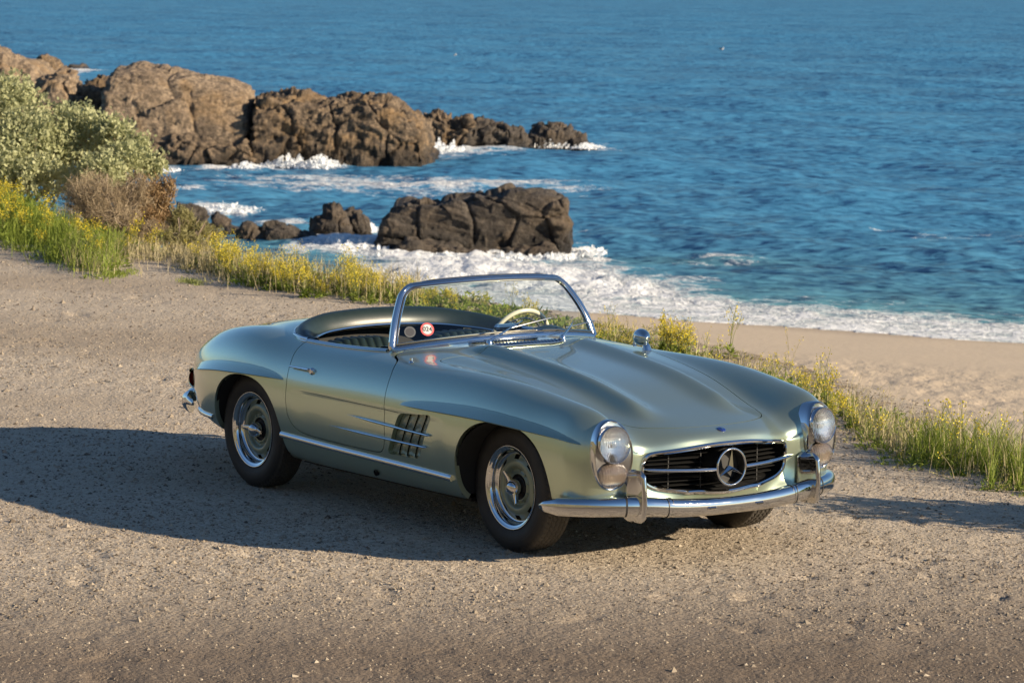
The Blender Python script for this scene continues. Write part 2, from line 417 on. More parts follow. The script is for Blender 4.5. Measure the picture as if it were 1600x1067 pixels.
def lane_of(x, y):
    f = x*FWD2[0]+y*FWD2[1]+.9*perlin(P3(x*.09, y*.09, 1))+.12*(x*RGT2[0]+y*RGT2[1])
    return np.clip(.5+1.5*fbm(P3(f*.42, 0*f+3.3, 0*f), 3)+.35*fbm(P3(x*.5,y*.5,6),3), 0, 1)
def lot_sheet():
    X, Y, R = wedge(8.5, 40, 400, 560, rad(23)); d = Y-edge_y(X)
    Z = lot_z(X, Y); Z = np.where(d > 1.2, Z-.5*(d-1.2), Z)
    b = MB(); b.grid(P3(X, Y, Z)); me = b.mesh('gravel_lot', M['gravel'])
    # flat surroundings of the lot behind and beside the view
    set_attr(me, 'lane', lane_of(X, Y)); o = add('gravel_lot', me); tag(o, kind='structure')
    xs = np.linspace(-60,60,121); ys = np.linspace(-22,2.2,26); X, Y = np.meshgrid(xs, ys, indexing='ij')
    b = MB(); b.grid(P3(X, Y, 0*X-.035+.02*fbm(P3(X*.3,Y*.3),2))); o = b.build('road_shoulder', M['gravel'], auto=None); tag(o, kind='structure')
lot_sheet()
def bank_and_beach():
    X, Y, R = wedge(14, 46, 150, 340, rad(24)); d = Y-edge_y(X)
    Z = land_z(X, Y)+.05*fbm(P3(X*1.3, Y*1.3, 5), 4)*np.clip(d+.4,0,1)+.02*fbm(P3(X*8, Y*8, 5), 3)*np.clip(d+.4,0,1)
    Z = np.where(d < -.55, -.12, Z-.03*(d < .3)); Z = np.where(inland(X,Y) < 20, Z-.3, Z)
    b = MB(); b.grid(P3(X, Y, Z)); o = b.build('bank', M['soil'], auto=None); tag(o, kind='structure')
    X, Y, R = wedge(22, 98, 270, 480, rad(21)); s = inland(X, Y); z = beach_z(X, Y)
    along = (X-SH_P[0])*SH_T[0]+(Y-SH_P[1])*SH_T[1]
    tr = np.clip((s-9.5-1.2*perlin(P3(along*.12, 0*s, 3)))/2.5, 0, 1)
    foot = fbm(P3(X*2.6, Y*2.6, 1), 2); foot2 = fbm(P3(X*1.1, Y*1.1, 9), 2)
    Z = z+tr*(-.085*np.clip(foot-.02,0,1)**.8*1.0+.05*foot2)+.02*fbm(P3(X*.4,Y*.4,2),2)
    wet = np.clip(1-(s+1.0*perlin(P3(along*.15,0*s,1)))/3.2, 0, 1)
    b = MB(); b.grid(P3(X, Y, Z)); me = b.mesh('beach', M['sand']); set_attr(me, 'wet', wet); set_attr(me, 'trod', .25+.75*tr); tag(add('beach', me), kind='structure')
bank_and_beach()
# ---------------------------------------------------------------- rocks (built before the sea, which breaks on them)
def worley(P):
    P = np.asarray(P, float); i0 = np.floor(P).astype(int); f1 = np.full(P.shape[:-1], 9.0); f2 = f1.copy(); idv = np.zeros(P.shape[:-1]); tilt = np.zeros(P.shape[:-1])
    for dx in (-1,0,1):
        for dy in (-1,0,1):
            for dz in (-1,0,1):
                c = i0+np.array([dx,dy,dz]); h = _perm[_perm[_perm[c[...,0]&255]+(c[...,1]&255)]+(c[...,2]&255)]
                q = c+.5+.42*_grad[h]; d = np.sqrt(((P-q)**2).sum(-1))
                nearer = d < f1; f2 = np.where(nearer, f1, np.minimum(f2, d)); idv = np.where(nearer, h/255.0, idv); tilt = np.where(nearer, ((P-q)*_grad[(h*7+13)&255]).sum(-1), tilt); f1 = np.minimum(f1, d)
    return f1, f2, idv, tilt
def rock_mat(name, top, mid, low, wetline, rust=.55):
    m = Mat(name); c = m.coord('Object'); n = m.noise(c, .9, 6, .65); n2 = m.noise(c, 5, 6, .7); h = m.attr('height')
    hh = m.math('ADD', h, m.math('MULTIPLY', m.math('SUBTRACT', n, .5), 1.3))
    col = m.mix(m.ramp(n, [(.35,0.0),(.62,1.0)]), mid, top)
    col = m.mix(m.ramp(n2, [(.42,1.0),(.60,0.0)]), col, m.mix(.6, mid, (.05,.043,.036)))
    ochre = m.ramp(m.noise(c, .55, 4, .6, .8), [(.50,0.0),(.66,1.0)]); col = m.mix(m.math('MULTIPLY', ochre, rust), col, (.40,.255,.12)); col = m.mix(m.ramp(m.noise(m.coord('Object',(1,1,3.0)), 1.5, 6, .7), [(.30,.75),(.46,0.0)]), col, (.055,.045,.037))
    m.set(base=m.mix(m.ramp(hh, [(wetline-.12,0.0),(wetline+.22,1.0)]), low, col), rough=m.ramp(hh, [(wetline-.1,.35),(wetline+.2,.95)]), spec=.3)
    m.bump(m.math('ADD', m.math('ADD', n2, m.math('MULTIPLY', m.noise(m.coord('Object',(1,1,2.6)), 2.2, 6, .7), 1.6)), m.math('MULTIPLY', m.noise(c, 22, 5, .7), .6)), 1.0, .14); return m.m
M['rocktan'] = rock_mat('tan_sea_rock', (.50,.38,.26), (.35,.26,.175), (.085,.065,.048), .16)
M['rockdark'] = rock_mat('dark_sea_rock', (.165,.138,.112), (.098,.083,.070), (.033,.029,.026), .22, .14)
M['rockrough'] = rock_mat('brown_sea_rock', (.32,.235,.155), (.19,.142,.098), (.050,.040,.031), .20)
ROCKS = []
def rock(name, label, outline, base_v, depth, mat, seed, rough=.22, cell=1.3, block=.20, crack=.16, n=(130,70), pw=.55, base_z=SEA_Z, group=None, lean=0.0, fine=.10, ends=.16, bedding=1.0):
    D = fwd_of(base_v, base_z)+depth*.5
    top = np.array([at_fwd(u, v, D) for u, v in outline]); u_ = np.array([o[0] for o in outline])
    k, m = n; s = np.linspace(0, 1, k); uu = u_[0]+(u_[-1]-u_[0])*s
    tp = np.stack([np.interp(uu, u_, top[:,i]) for i in range(3)], -1)
    zb = base_z-.7; e = np.clip(np.minimum(s, 1-s)/ends, 0, 1); taper = np.sqrt(np.clip(1-(1-e)**2, 0.003, 1))
    th = np.linspace(0, math.pi, m)
    cx = np.sign(np.cos(th))*np.abs(np.cos(th))**pw; sz = np.abs(np.sin(th))**pw
    H = (tp[:,2]-zb)[:,None]*np.maximum(taper[:,None],.62)
    z = zb+H*sz[None]
    off = depth*.5*taper[:,None]*cx[None]+lean*(z-zb)
    P = np.stack([tp[:,0][:,None]-FWD2[0]*off, tp[:,1][:,None]-FWD2[1]*off, z], -1)
    du = np.gradient(P, axis=0); dv = np.gradient(P, axis=1); N = np.cross(du, dv); N /= np.linalg.norm(N, axis=-1, keepdims=True)+1e-9
    if (N[k//2, m//2, 2]) < 0: N = -N
    Q = P+seed*13.7; Q = Q+.22*cell*np.stack([perlin(Q/cell*.9+k) for k in (0,31,57)],-1)
    f1, f2, idv, tl = worley(Q/cell*np.array([1,1,1.25])); g1, g2, id2, tl2 = worley(Q/(cell*.42)*np.array([1,1,1.3])+5)
    disp = rough*fbm(Q/cell*.55, 5)*1.5+block*(.7*(idv-.5)+1.1*tl)+block*.5*(.5*(id2-.5)+1.0*tl2)-crack*.8*np.exp(-((f2-f1)/.05)**2)+fine*.5*fbm(Q*2.2, 4)+fine*.6*(fbm(Q*np.array([1.1,1.1,3.4]), 4, ridged=True)-.5)
    bed = P @ (RGT2[0]*.24*np.array([1,0,0])+RGT2[1]*.24*np.array([0,1,0])+np.array([0,0,.97]))+.22*fbm(Q*.7,3)
    for th_, am in ((.62,.15),(.23,.06)):
        fr_ = (bed/th_+seed*.3) % 1; disp = disp+am*bedding*(np.minimum(fr_/.8,1)-np.clip((fr_-.86)/.14,0,1)-.5)*(.6+.8*perlin(Q*.8+3))
    P = P+N*disp[...,None]
    b = MB(); b.grid(P); me = b.mesh(name, mat); hgt = (P[...,2]-base_z)/max((tp[:,2]-base_z).max(), .5); set_attr(me, 'height', np.clip(hgt,-.2,1.3))
    o = add(name, me); tag(o, label, 'rock', group)
    ROCKS.append((P[...,0].ravel(), P[...,1].ravel(), P[...,2].ravel())); return o
rock('headland_rock', 'farthest brown rock at the left edge of the picture behind the sage bush', [(-90,70),(-40,62),(0,72),(40,92),(62,98),(95,128),(130,150)], 205, 9, M['rocktan'], 1, .30, 3.0, .28, .2, fine=.2)
rock('headland_rock', 'small dark peaked rock standing just behind the leftmost rocks of the headland', [(44,112),(58,92),(72,86),(88,92),(106,112)], 150, 4, M['rockrough'], 2, .2, 1.2, .2, .16)
rock('headland_rock', 'low flat skerry with white water round it behind the headland on the left', [(98,110),(112,102),(130,101),(142,110)], 114, 5, M['rockdark'], 3, .12, 1.0, .1, .1, n=(50,24))
rock('headland_rock', 'orange brown rounded block between the sage bush and the big tan rock', [(48,150),(64,126),(92,114),(118,116),(130,140),(140,175)], 222, 5, M['rocktan'], 4, .24, 2.2, .24, .18, fine=.2)
rock('headland_rock', 'dark broken rock in the shaded gap left of the big tan rock', [(112,158),(130,132),(160,118),(178,128),(205,150),(222,182)], 246, 4, M['rockrough'], 5, .3, 1.1, .38, .28)
rock('headland_rock', 'biggest tan rock of the headland with a smooth sloping top', [(160,128),(182,108),(215,104),(250,104),(290,112),(330,120),(366,128),(388,136),(400,152),(404,176)], 262, 7.5, M['rocktan'], 46, .16, 4.2, .12, .10, n=(200,100), pw=.52, lean=-.22, ends=.07, fine=.14)
rock('headland_rock', 'rough brown rock shelf at the foot of the big tan rock, wet below', [(196,226),(225,212),(260,216),(300,208),(350,214),(385,210),(412,228)], 263, 3.0, M['rockrough'], 7, .24, 1.3, .22, .18, fine=.25, ends=.08)
rock('headland_rock', 'long rugged dark rock with a pitted flat top, right of the big tan rock', [(392,176),(402,152),(430,147),(470,146),(505,156),(540,152),(580,150),(612,156),(640,172),(668,190),(676,206)], 262, 6.5, M['rockrough'], 8, .26, 1.7, .20, .22, n=(230,105), fine=.34, ends=.05, pw=.46)
rock('headland_rock', 'jagged row of small dark peaks at the seaward end of the headland', [(640,196),(662,186),(680,178),(700,182),(722,190),(735,184),(742,200)], 236, 4, M['rockrough'], 9, .3, .8, .36, .25, fine=.2)
rock('headland_rock', 'low dark rock running out into white surf at the end of the headland', [(716,200),(735,188),(760,190),(790,200),(815,208),(830,214)], 236, 3.5, M['rockdark'], 10, .2, .8, .26, .18)
rock('sea_rock', 'small dark islet standing off the tip of the headland in white surf', [(824,208),(832,197),(858,194),(880,200),(904,208),(926,220)], 231, 4.0, M['rockdark'], 11, .22, .8, .24, .18, n=(80,36))
rock('sea_rock', 'big blocky dark rock in the surf behind the windshield', [(588,360),(596,338),(610,322),(640,316),(680,315),(712,309),(742,311),(762,300),(790,296),(830,298),(862,304),(884,308),(889,334),(893,388)], 399, 3.0, M['rockdark'], 12, .06, 1.5, .15, .12, n=(220,110), pw=.30, fine=.05, ends=.05)
rock('sea_rock', 'low dark ledge at the foot of the big blocky rock', [(596,384),(640,374),(720,384),(800,390),(860,384),(894,396)], 404, 1.4, M['rockdark'], 13, .12, .7, .12, .1, n=(90,30))
for i, (lab, ol, bv) in enumerate([
 ('pointed dark boulder, tallest of the row left of the blocky rock', [(476,362),(490,344),(508,328),(521,320),(532,330),(545,344),(556,366)], 380),
 ('squat wet boulder with spray on it, right end of the small boulder row', [(530,344),(540,332),(560,334),(574,344),(582,362)], 374),
 ('long low rounded boulder in the middle of the small boulder row', [(404,364),(418,350),(436,346),(462,354),(484,362),(500,372)], 388),
 ('small dark boulder just above the yellow flowers, left of the long low boulder', [(372,362),(384,350),(398,352),(414,366),(420,378)], 388),
 ('narrow leaning dark boulder beside the dry bush on the bank', [(326,342),(338,334),(352,342),(366,358)], 366),
 ('grey boulder half hidden by the dry bush at the head of the boulder row', [(268,332),(282,318),(298,318),(316,330),(332,350)], 366),
 ('flat boulder between the leaning boulder and the flowers', [(346,360),(358,350),(374,354),(388,366)], 374)]):
    rock('boulder', lab, ol, bv, 1.7, M['rockdark'], 20+i, .10, .9, .14, .10, n=(90,56), pw=.6, group='small dark boulders along the waterline', fine=.04)
# ---------------------------------------------------------------- sea
def sea_mat():
    m = Mat('sea_water'); c = m.coord('Object'); foam = m.attr('foam'); sh = m.attr('shallow')
    n1 = m.noise(c, 1.0, 6, .65, .6); n2 = m.noise(c, 5, 5, .65, .4)
    fb = m.math('ADD', m.math('MULTIPLY', foam, .95), m.math('ADD', m.math('MULTIPLY', m.math('SUBTRACT', n1, .5), 1.9), m.math('MULTIPLY', m.math('SUBTRACT', n2, .5), 1.3)))
    fm = m.ramp(fb, [(.38,0.0),(.55,.45),(.90,1.0)])
    fm = m.math('MULTIPLY', fm, m.ramp(foam, [(.03,0.0),(.15,1.0)]))
    deep = m.mix(m.noise(c, .02, 3), (.045,.188,.345), (.056,.205,.355))
    col = m.mix(sh, deep, (.10,.235,.235))
    m.set(base=m.mix(fm, col, (.80,.82,.83)), rough=m.mix(fm, .16, .85), ior=1.333, spec=.42)
    w = m.node('ShaderNodeMapping', None, Vector=c, Scale=(1.0,1.0,1.0), Rotation=(0,0,-.41)).outputs[0]
    w2 = m.node('ShaderNodeMapping', None, Vector=w, Scale=(.9,1.0,1)).outputs[0]
    h = None
    def slope(scale, det, amt):
        n = m.node('ShaderNodeTexNoise', None, Vector=w2, Scale=scale, Detail=det, Roughness=.6, Distortion=.4).outputs['Color']
        d = m.node('ShaderNodeVectorMath', {'operation':'SUBTRACT'}, i0=n, i1=(.5,.5,.5)).outputs[0]
        return m.node('ShaderNodeVectorMath', {'operation':'MULTIPLY'}, i0=d, i1=(amt,amt,0)).outputs[0]
    s1 = m.node('ShaderNodeVectorMath', {'operation':'ADD'}, i0=slope(2.0, 4, 1.7), i1=slope(.55, 2, .5)).outputs[0]
    s1 = m.node('ShaderNodeVectorMath', {'operation':'ADD'}, i0=s1, i1=slope(.085, 3, .5)).outputs[0]
    gn = m.node('ShaderNodeNewGeometry').outputs['Normal']
    nn = m.node('ShaderNodeVectorMath', {'operation':'NORMALIZE'}, i0=m.node('ShaderNodeVectorMath', {'operation':'ADD'}, i0=gn, i1=s1).outputs[0]).outputs[0]
    bp = m.node('ShaderNodeBump', None, Height=m.math('ADD', fm, m.math('MULTIPLY', n2, .5)), Strength=m.math('MULTIPLY', fm, .8), Distance=.45, Normal=nn)
    m.l.new(bp.outputs[0], m.b.inputs['Normal'])
    # a choppy surface mirrors less of the low sky than a flat one: reflectance levels off
    m.b.inputs['Specular IOR Level'].default_value = 0.0; m.b.inputs['IOR'].default_value = 1.0
    fr = m.node('ShaderNodeFresnel', None, IOR=1.333, Normal=nn).outputs[0]; rf = m.math('MULTIPLY', m.math('MINIMUM', fr, .15), m.math('SUBTRACT', 1.0, fm))
    gl = m.node('ShaderNodeBsdfGlossy', None, Roughness=.14, Normal=nn); mx = m.node('ShaderNodeMixShader', None, Fac=rf)
    m.l.new(m.b.outputs[0], mx.inputs[1]); m.l.new(gl.outputs[0], mx.inputs[2]); m.l.new(mx.outputs[0], m.out.inputs[0]); return m.m
M['sea'] = sea_mat()
FOAMS = [ # u, v, half width, half height in the view, strength: patches of white water
 (700,235,70,9,1.0),(765,226,80,11,1.3),(880,228,62,7,1.1),(930,232,22,4,.9),(600,288,230,9,.95),(520,276,160,5,.7),(760,282,130,7,.85),(880,296,70,6,.5),
 (480,256,60,7,.95),(410,262,50,6,.8),(345,262,40,6,.9),(250,262,26,5,.9),(560,255,40,5,.6),(340,326,54,8,1.0),(380,332,22,4,.9),(300,296,24,3,.7),(350,288,40,2.5,.6),
 (440,346,50,5,.8),(556,388,66,15,1.2),(520,376,40,12,1.0),(640,404,70,12,1.2),(740,404,110,12,1.2),(850,402,60,9,1.1),(930,400,40,5,.9),(905,392,26,4,.8),
 (560,372,40,6,.9),(720,425,160,22,1.3),(860,440,130,26,1.3),(980,456,110,20,1.2),(1080,478,110,15,1.0),(1200,492,130,12,.95),(1340,508,150,12,.95),(1500,522,160,10,1.0),(1600,528,90,8,1.0),(1050,440,90,8,.55),
 (1130,392,46,5,.75),(1110,402,70,5,.5),(1138,390,14,2,.8),(1480,372,100,5,.38),(1400,360,60,3,.35),(1560,378,70,4,.38),(900,330,60,4,.3),(130,112,26,3,1.0),(112,108,20,2.5,.8),(690,300,140,6,.5),
 (1300,470,160,6,.34),(1480,490,160,6,.45),(540,380,70,16,1.3),(600,372,22,14,1.1),(480,392,40,8,1.0),(905,360,30,14,.25)]
def sea_sheet():
    r1 = np.geomspace(62, 1300, 640); r2 = np.geomspace(1310, 12000, 50); r = np.concatenate([r1, r2]); a = np.linspace(-rad(17.5), rad(17.5), 500)
    rr, aa = np.meshgrid(r, a, indexing='ij'); X = _C[0]+rr*(FWD2[0]*np.cos(aa)+RGT2[0]*np.sin(aa)); Y = _C[1]+rr*(FWD2[1]*np.cos(aa)+RGT2[1]*np.sin(aa))
    dr = np.gradient(r)[:,None]; sp = np.maximum(dr, rr*(a[1]-a[0]))
    s = inland(X, Y); rg = np.random.default_rng(21); Z = np.zeros_like(X)
    wind = math.atan2(SH_N[1], SH_N[0])
    depthf = np.clip((-s-1)/14, .12, 1)
    for k in range(140):
        lam = math.exp(rg.uniform(math.log(.38), math.log(4.5)) if k < 110 else rg.uniform(math.log(6), math.log(26))); th = wind+rg.normal(0, .75)+.3; amp = .0066*min(lam,1.1)*rg.uniform(.5,1.3)*(lam/1.1 if lam > 1.1 else 1)**.1
        if k >= 110: amp = .0026*lam*rg.uniform(.5,1.2)
        kx, ky = 2*math.pi/lam*math.cos(th), 2*math.pi/lam*math.sin(th); ph = kx*X+ky*Y+rg.uniform(0, 6.28)+1.6*perlin(P3(X/lam/6+k, Y/lam/6, 0*X))
        w = np.clip((lam/np.maximum(sp,1e-6)-2.2)/2, 0, 1)
        Z += amp*w*(np.sin(ph)+.25*np.sin(2*ph+.6))
    Z *= depthf*np.clip(1.25-.0004*rr, .5, 1)
    # swell lines that stand up near the shore
    al = (X-SH_P[0])*SH_T[0]+(Y-SH_P[1])*SH_T[1]
    foam = np.zeros_like(X)
    for (u, v, hu, hv, st) in FOAMS:
        p = at_z(u, v, SEA_Z); q = at_z(u, v-hv, SEA_Z); D = (p[:2]-_C[:2]) @ FWD2; wr = hu/FPX*D*1.02; wf = max(np.linalg.norm(q[:2]-p[:2]), .3)
        dx, dy = X-p[0], Y-p[1]; f_ = (dx*FWD2[0]+dy*FWD2[1])/wf; r_ = (dx*RGT2[0]+dy*RGT2[1])/wr
        foam = np.maximum(foam, st*np.exp(-(f_*f_+r_*r_)**1.2*.8)) if st > .3 else foam+st*np.exp(-(f_*f_+r_*r_))
    edge = np.exp(-((s+1.2)/2.6)**2); foam = np.maximum(foam, np.where(s > -1.2, .95, edge*.95))
    shallow = np.clip(np.exp(np.minimum(s,0)/11)*.9, 0, 1)*np.clip(1.3-.6*np.abs(perlin(P3(X*.08, Y*.08))), 0, 1)
    p = at_z(1118, 398, SEA_Z); dx, dy = X-p[0], Y-p[1]; f_ = (dx*FWD2[0]+dy*FWD2[1]); r_ = (dx*RGT2[0]+dy*RGT2[1])
    wv = np.exp(-(r_/1.9)**2)*np.exp(-((f_-.4)/.9)**2); Z += .22*wv; shallow = np.clip(shallow+.35*np.exp(-(r_/3)**2)*np.exp(-((f_)/2.2)**2), 0, 1)
    # white water is rough and stands proud
    Z += np.clip(foam-.3,0,1)*(.32*fbm(P3(X*1.5, Y*1.5, 4), 5)+.06)*np.clip((-s)/3,0.15,1)
    for (u, v, hu, hv, hgt) in ((556,392,40,9,.12),(455,250,36,6,.5),(700,228,50,6,.6),(770,218,46,6,.8),(480,252,40,5,.4),(720,400,90,6,.15),(1110,394,40,3,.05)):
        p = at_z(u, v, SEA_Z); D = (p[:2]-_C[:2]) @ FWD2; wr = hu/FPX*D; dx, dy = X-p[0], Y-p[1]; f_ = (dx*FWD2[0]+dy*FWD2[1])/1.6; r_ = (dx*RGT2[0]+dy*RGT2[1])/wr
        Z += hgt*np.exp(-f_*f_-r_*r_)*(.5+.9*np.abs(fbm(P3(X*1.1,Y*1.1,8),4)))
    Zs = SEA_Z+Z-np.clip(s, -.5, 6)*0+np.where(s > 0, .02, 0)
    Zs = np.where(s > 2.0+1.0*perlin(P3(al*.16, 0*s, 6))+.5*perlin(P3(al*.6,0*s,2)), SEA_Z+.055*np.clip(s,0,9)-.0002*s*s-.10, np.where(s > -2, np.maximum(Zs, SEA_Z+.05*np.clip(s,0,5)+.022), Zs))
    b = MB(); b.grid(P3(X, Y, Zs))
    me = b.mesh('sea', M['sea']); set_attr(me, 'foam', np.clip(foam,0,1.4)); set_attr(me, 'shallow', shallow)
    tag(add('sea', me), kind='structure')
sea_sheet()
# sea beyond the sides of the view
b = MB()
for seg in (np.linspace(-rad(75), -rad(16.6), 16), np.linspace(rad(16.6), rad(75), 16)):
    rr, aa = np.meshgrid(np.geomspace(62, 12000, 40), seg, indexing='ij'); X = _C[0]+rr*(FWD2[0]*np.cos(aa)+RGT2[0]*np.sin(aa)); Y = _C[1]+rr*(FWD2[1]*np.cos(aa)+RGT2[1]*np.sin(aa)); b.grid(P3(X, Y, 0*X+SEA_Z-.12+np.where(inland(X,Y) > 1, -1.5, 0)))
tag(b.build('open_sea', M['sea'], auto=None), kind='structure')
# ---------------------------------------------------------------- body surface
def bspline_open(C, n):
    m = len(C)
    E = np.concatenate([C[:1]*2 - C[1:2], C, C[-1:]*2 - C[-2:-1]])
    t = np.linspace(0, m-1, n); i = np.minimum(t.astype(int), m-2); f = t - i
    f = f.reshape((-1,)+(1,)*(C.ndim-1))
    return ((1-f)**3*E[i] + (3*f**3-6*f*f+4)*E[i+1] + (-3*f**3+3*f*f+3*f+1)*E[i+2] + f**3*E[i+3])/6
def bspline_loop(C, n):
    m = len(C); t = np.arange(n)*m/n; i = t.astype(int); f = (t-i).reshape((-1,)+(1,)*(C.ndim-1))
    return ((1-f)**3*C[(i-1)%m] + (3*f**3-6*f*f+4)*C[i%m] + (-3*f**3+3*f*f+3*f+1)*C[(i+1)%m] + f**3*C[(i+2)%m])/6
def knots_open(C):
    E = np.concatenate([C[:1]*2 - C[1:2], C, C[-1:]*2 - C[-2:-1]]); return (E[:-2]+4*E[1:-1]+E[2:])/6
def knots_loop(C):
    return (np.roll(C,1,0)+4*C+np.roll(C,-1,0))/6
YS = {
 -2.45:[0,.11,.18,.235,.262,.28,.30,.32,.33,.33,.32,.30,.26,0],
 -2.30:[0,.155,.27,.34,.38,.41,.445,.47,.485,.485,.475,.455,.40,0],
 -2.05:[0,.195,.335,.43,.485,.53,.58,.625,.648,.648,.638,.613,.555,0],
 -1.75:[0,.22,.385,.50,.565,.625,.69,.75,.782,.782,.77,.745,.69,0],
 -1.45:[0,.22,.40,.53,.60,.67,.75,.815,.85,.848,.83,.80,.75,0],
 -1.15:[0,.22,.40,.54,.62,.69,.775,.845,.880,.878,.86,.83,.775,0],
 -0.80:[0,.22,.42,.56,.63,.70,.785,.852,.888,.887,.866,.836,.78,0],
 -0.40:[0,.22,.42,.56,.63,.70,.785,.853,.892,.89,.868,.838,.785,0],
  0.00:[0,.22,.42,.56,.63,.70,.785,.855,.893,.89,.868,.838,.785,0],
  0.40:[0,.22,.42,.56,.63,.70,.785,.855,.893,.89,.868,.838,.785,0],
  0.80:[0,.22,.42,.56,.63,.70,.785,.855,.893,.89,.868,.838,.785,0],
  1.20:[0,.22,.39,.52,.60,.69,.785,.855,.885,.885,.865,.835,.78,0],
  1.50:[0,.21,.37,.49,.57,.665,.76,.82,.85,.85,.835,.81,.75,0],
  1.68:[0,.20,.36,.475,.56,.655,.745,.80,.825,.825,.81,.785,.72,0]}
ZS = {
 -2.45:[.60,.597,.585,.575,.57,.56,.55,.53,.505,.475,.445,.415,.395,.385],
 -2.30:[.70,.695,.68,.66,.65,.635,.615,.58,.53,.475,.425,.385,.36,.345],
 -2.05:[.78,.775,.762,.742,.735,.72,.69,.645,.57,.485,.41,.36,.325,.31],
 -1.75:[.845,.84,.828,.81,.812,.805,.77,.705,.60,.485,.39,.33,.29,.28],
 -1.45:[.89,.885,.875,.862,.862,.855,.82,.745,.62,.48,.375,.305,.26,.25],
 -1.15:[.915,.91,.90,.885,.88,.872,.835,.755,.62,.47,.36,.285,.24,.22],
 -0.80:[.905,.90,.89,.873,.862,.85,.81,.73,.605,.46,.35,.275,.22,.20],
 -0.40:[.90,.895,.887,.873,.862,.848,.81,.73,.605,.46,.35,.27,.215,.19],
  0.00:[.895,.893,.888,.877,.868,.853,.815,.735,.61,.46,.35,.27,.215,.19],
  0.40:[.885,.882,.875,.862,.853,.845,.815,.735,.61,.46,.35,.27,.215,.19],
  0.80:[.848,.846,.838,.828,.835,.845,.815,.73,.60,.46,.35,.27,.218,.19],
  1.20:[.80,.797,.785,.778,.805,.832,.80,.715,.60,.47,.36,.27,.225,.20],
  1.50:[.728,.726,.715,.705,.755,.795,.77,.69,.58,.46,.36,.285,.24,.22],
  1.68:[.688,.686,.675,.665,.72,.77,.745,.665,.56,.45,.36,.295,.255,.235]}
FRONT = [
 [(1.83,0,.652),(1.82,.2,.652),(1.79,.355,.645),(1.76,.47,.640),(1.775,.56,.69),(1.80,.65,.738),(1.78,.735,.71),(1.76,.79,.63),(1.755,.812,.53),(1.755,.808,.43),(1.75,.79,.35),(1.74,.755,.30),(1.72,.6,.265),(1.72,0,.245)],
 [(1.925,0,.628),(1.915,.2,.622),(1.88,.34,.605),(1.843,.455,.595),(1.858,.56,.635),(1.885,.645,.685),(1.87,.71,.645),(1.86,.745,.58),(1.855,.755,.50),(1.85,.75,.42),(1.845,.735,.36),(1.835,.70,.315),(1.82,.5,.275),(1.85,0,.25)],
 [(1.958,0,.600),(1.947,.17,.596),(1.912,.32,.577),(1.863,.45,.560),(1.870,.535,.572),(1.900,.60,.600),(1.907,.625,.56),(1.908,.635,.51),(1.906,.632,.46),(1.90,.62,.40),(1.89,.59,.35),(1.88,.52,.315),(1.895,.32,.285),(1.915,0,.270)],
 [(1.968,0,.588),(1.957,.155,.584),(1.923,.30,.567),(1.872,.43,.552),(1.868,.474,.548),(1.872,.499,.532),(1.874,.510,.505),(1.872,.510,.475),(1.870,.504,.435),(1.866,.489,.395),(1.864,.455,.358),(1.876,.405,.333),(1.91,.26,.310),(1.935,0,.302)],
 [(1.975,0,.578),(1.965,.14,.574),(1.935,.28,.558),(1.890,.385,.546),(1.870,.426,.534),(1.860,.444,.512),(1.855,.449,.484),(1.852,.449,.455),(1.852,.445,.426),(1.855,.432,.402),(1.864,.40,.382),(1.882,.345,.365),(1.915,.24,.350),(1.947,0,.336)]]
def body_grid(nt, nh):
    rings = []
    for x in sorted(YS): rings.append(np.stack([np.full(14, x), YS[x], ZS[x]], -1))
    for R in FRONT: rings.append(np.array(R, float))
    r0 = rings[0].copy(); r0[:,0] = -2.50; r0[:,1] *= .45; r0[:,2] = .495+(r0[:,2]-.495)*.5
    rings.insert(0, r0)
    C = np.stack(rings)                                    # rings x 14 x 3
    a, e = C[:,12:13], C[:,13:14]
    C = np.concatenate([C[:,:13], a+(e-a)*.09+np.array([0,0,-.004]), a+(e-a)*.38, e], 1)
    mir = C[:, 1:15][:, ::-1] * np.array([1,-1,1.])
    C = np.concatenate([C, mir], 1)                        # closed loop of 26
    T = C.copy(); K = C.copy()
    for _ in range(3):
        S = np.swapaxes(knots_loop(np.swapaxes(knots_open(K),0,1)),0,1)
        K = K + (T-S)*.8
    G = bspline_open(K, nt)
    G = np.swapaxes(bspline_loop(np.swapaxes(G,0,1), 2*nh),0,1)
    return G
def sstep(a, b, v):
    t = np.clip((v-a)/(b-a), 0, 1); return t*t*(3-2*t)
def grid_normals(G):
    du = np.empty_like(G); du[1:-1] = G[2:]-G[:-2]; du[0] = G[1]-G[0]; du[-1] = G[-1]-G[-2]
    dv = np.roll(G,-1,1)-np.roll(G,1,1)
    n = np.cross(du, dv); n /= np.linalg.norm(n, axis=-1, keepdims=True)+1e-12
    return n
def car_surface(nt=430, nh=170):
    G = body_grid(nt, nh)
    n = grid_normals(G)
    x,y,z = G[...,0],np.abs(G[...,1]),G[...,2]
    up = n[...,2] > .3
    # the two long power domes on the hood
    c = .30 - .025*(x-.5)
    w = np.where(y > c, .050, .078)
    dome = (np.exp(-((y-c)/w)**2)-.22*np.exp(-((y-c-.105)/.06)**2)) * sstep(.15,.45,x) * (1-sstep(1.50,1.76,x)) * .041
    # lower flank pressed in below the crease
    zc = .612
    fl = sstep(zc+.006, zc-.008, z)*sstep(.26,.56,z)*sstep(-.66,-.45,x)*(1-sstep(.70,.85,x))*.006*(n[...,2] < .6)
    G = G + n*((dome*up) - fl*(y>.7))[...,None]
    return G, grid_normals(G)
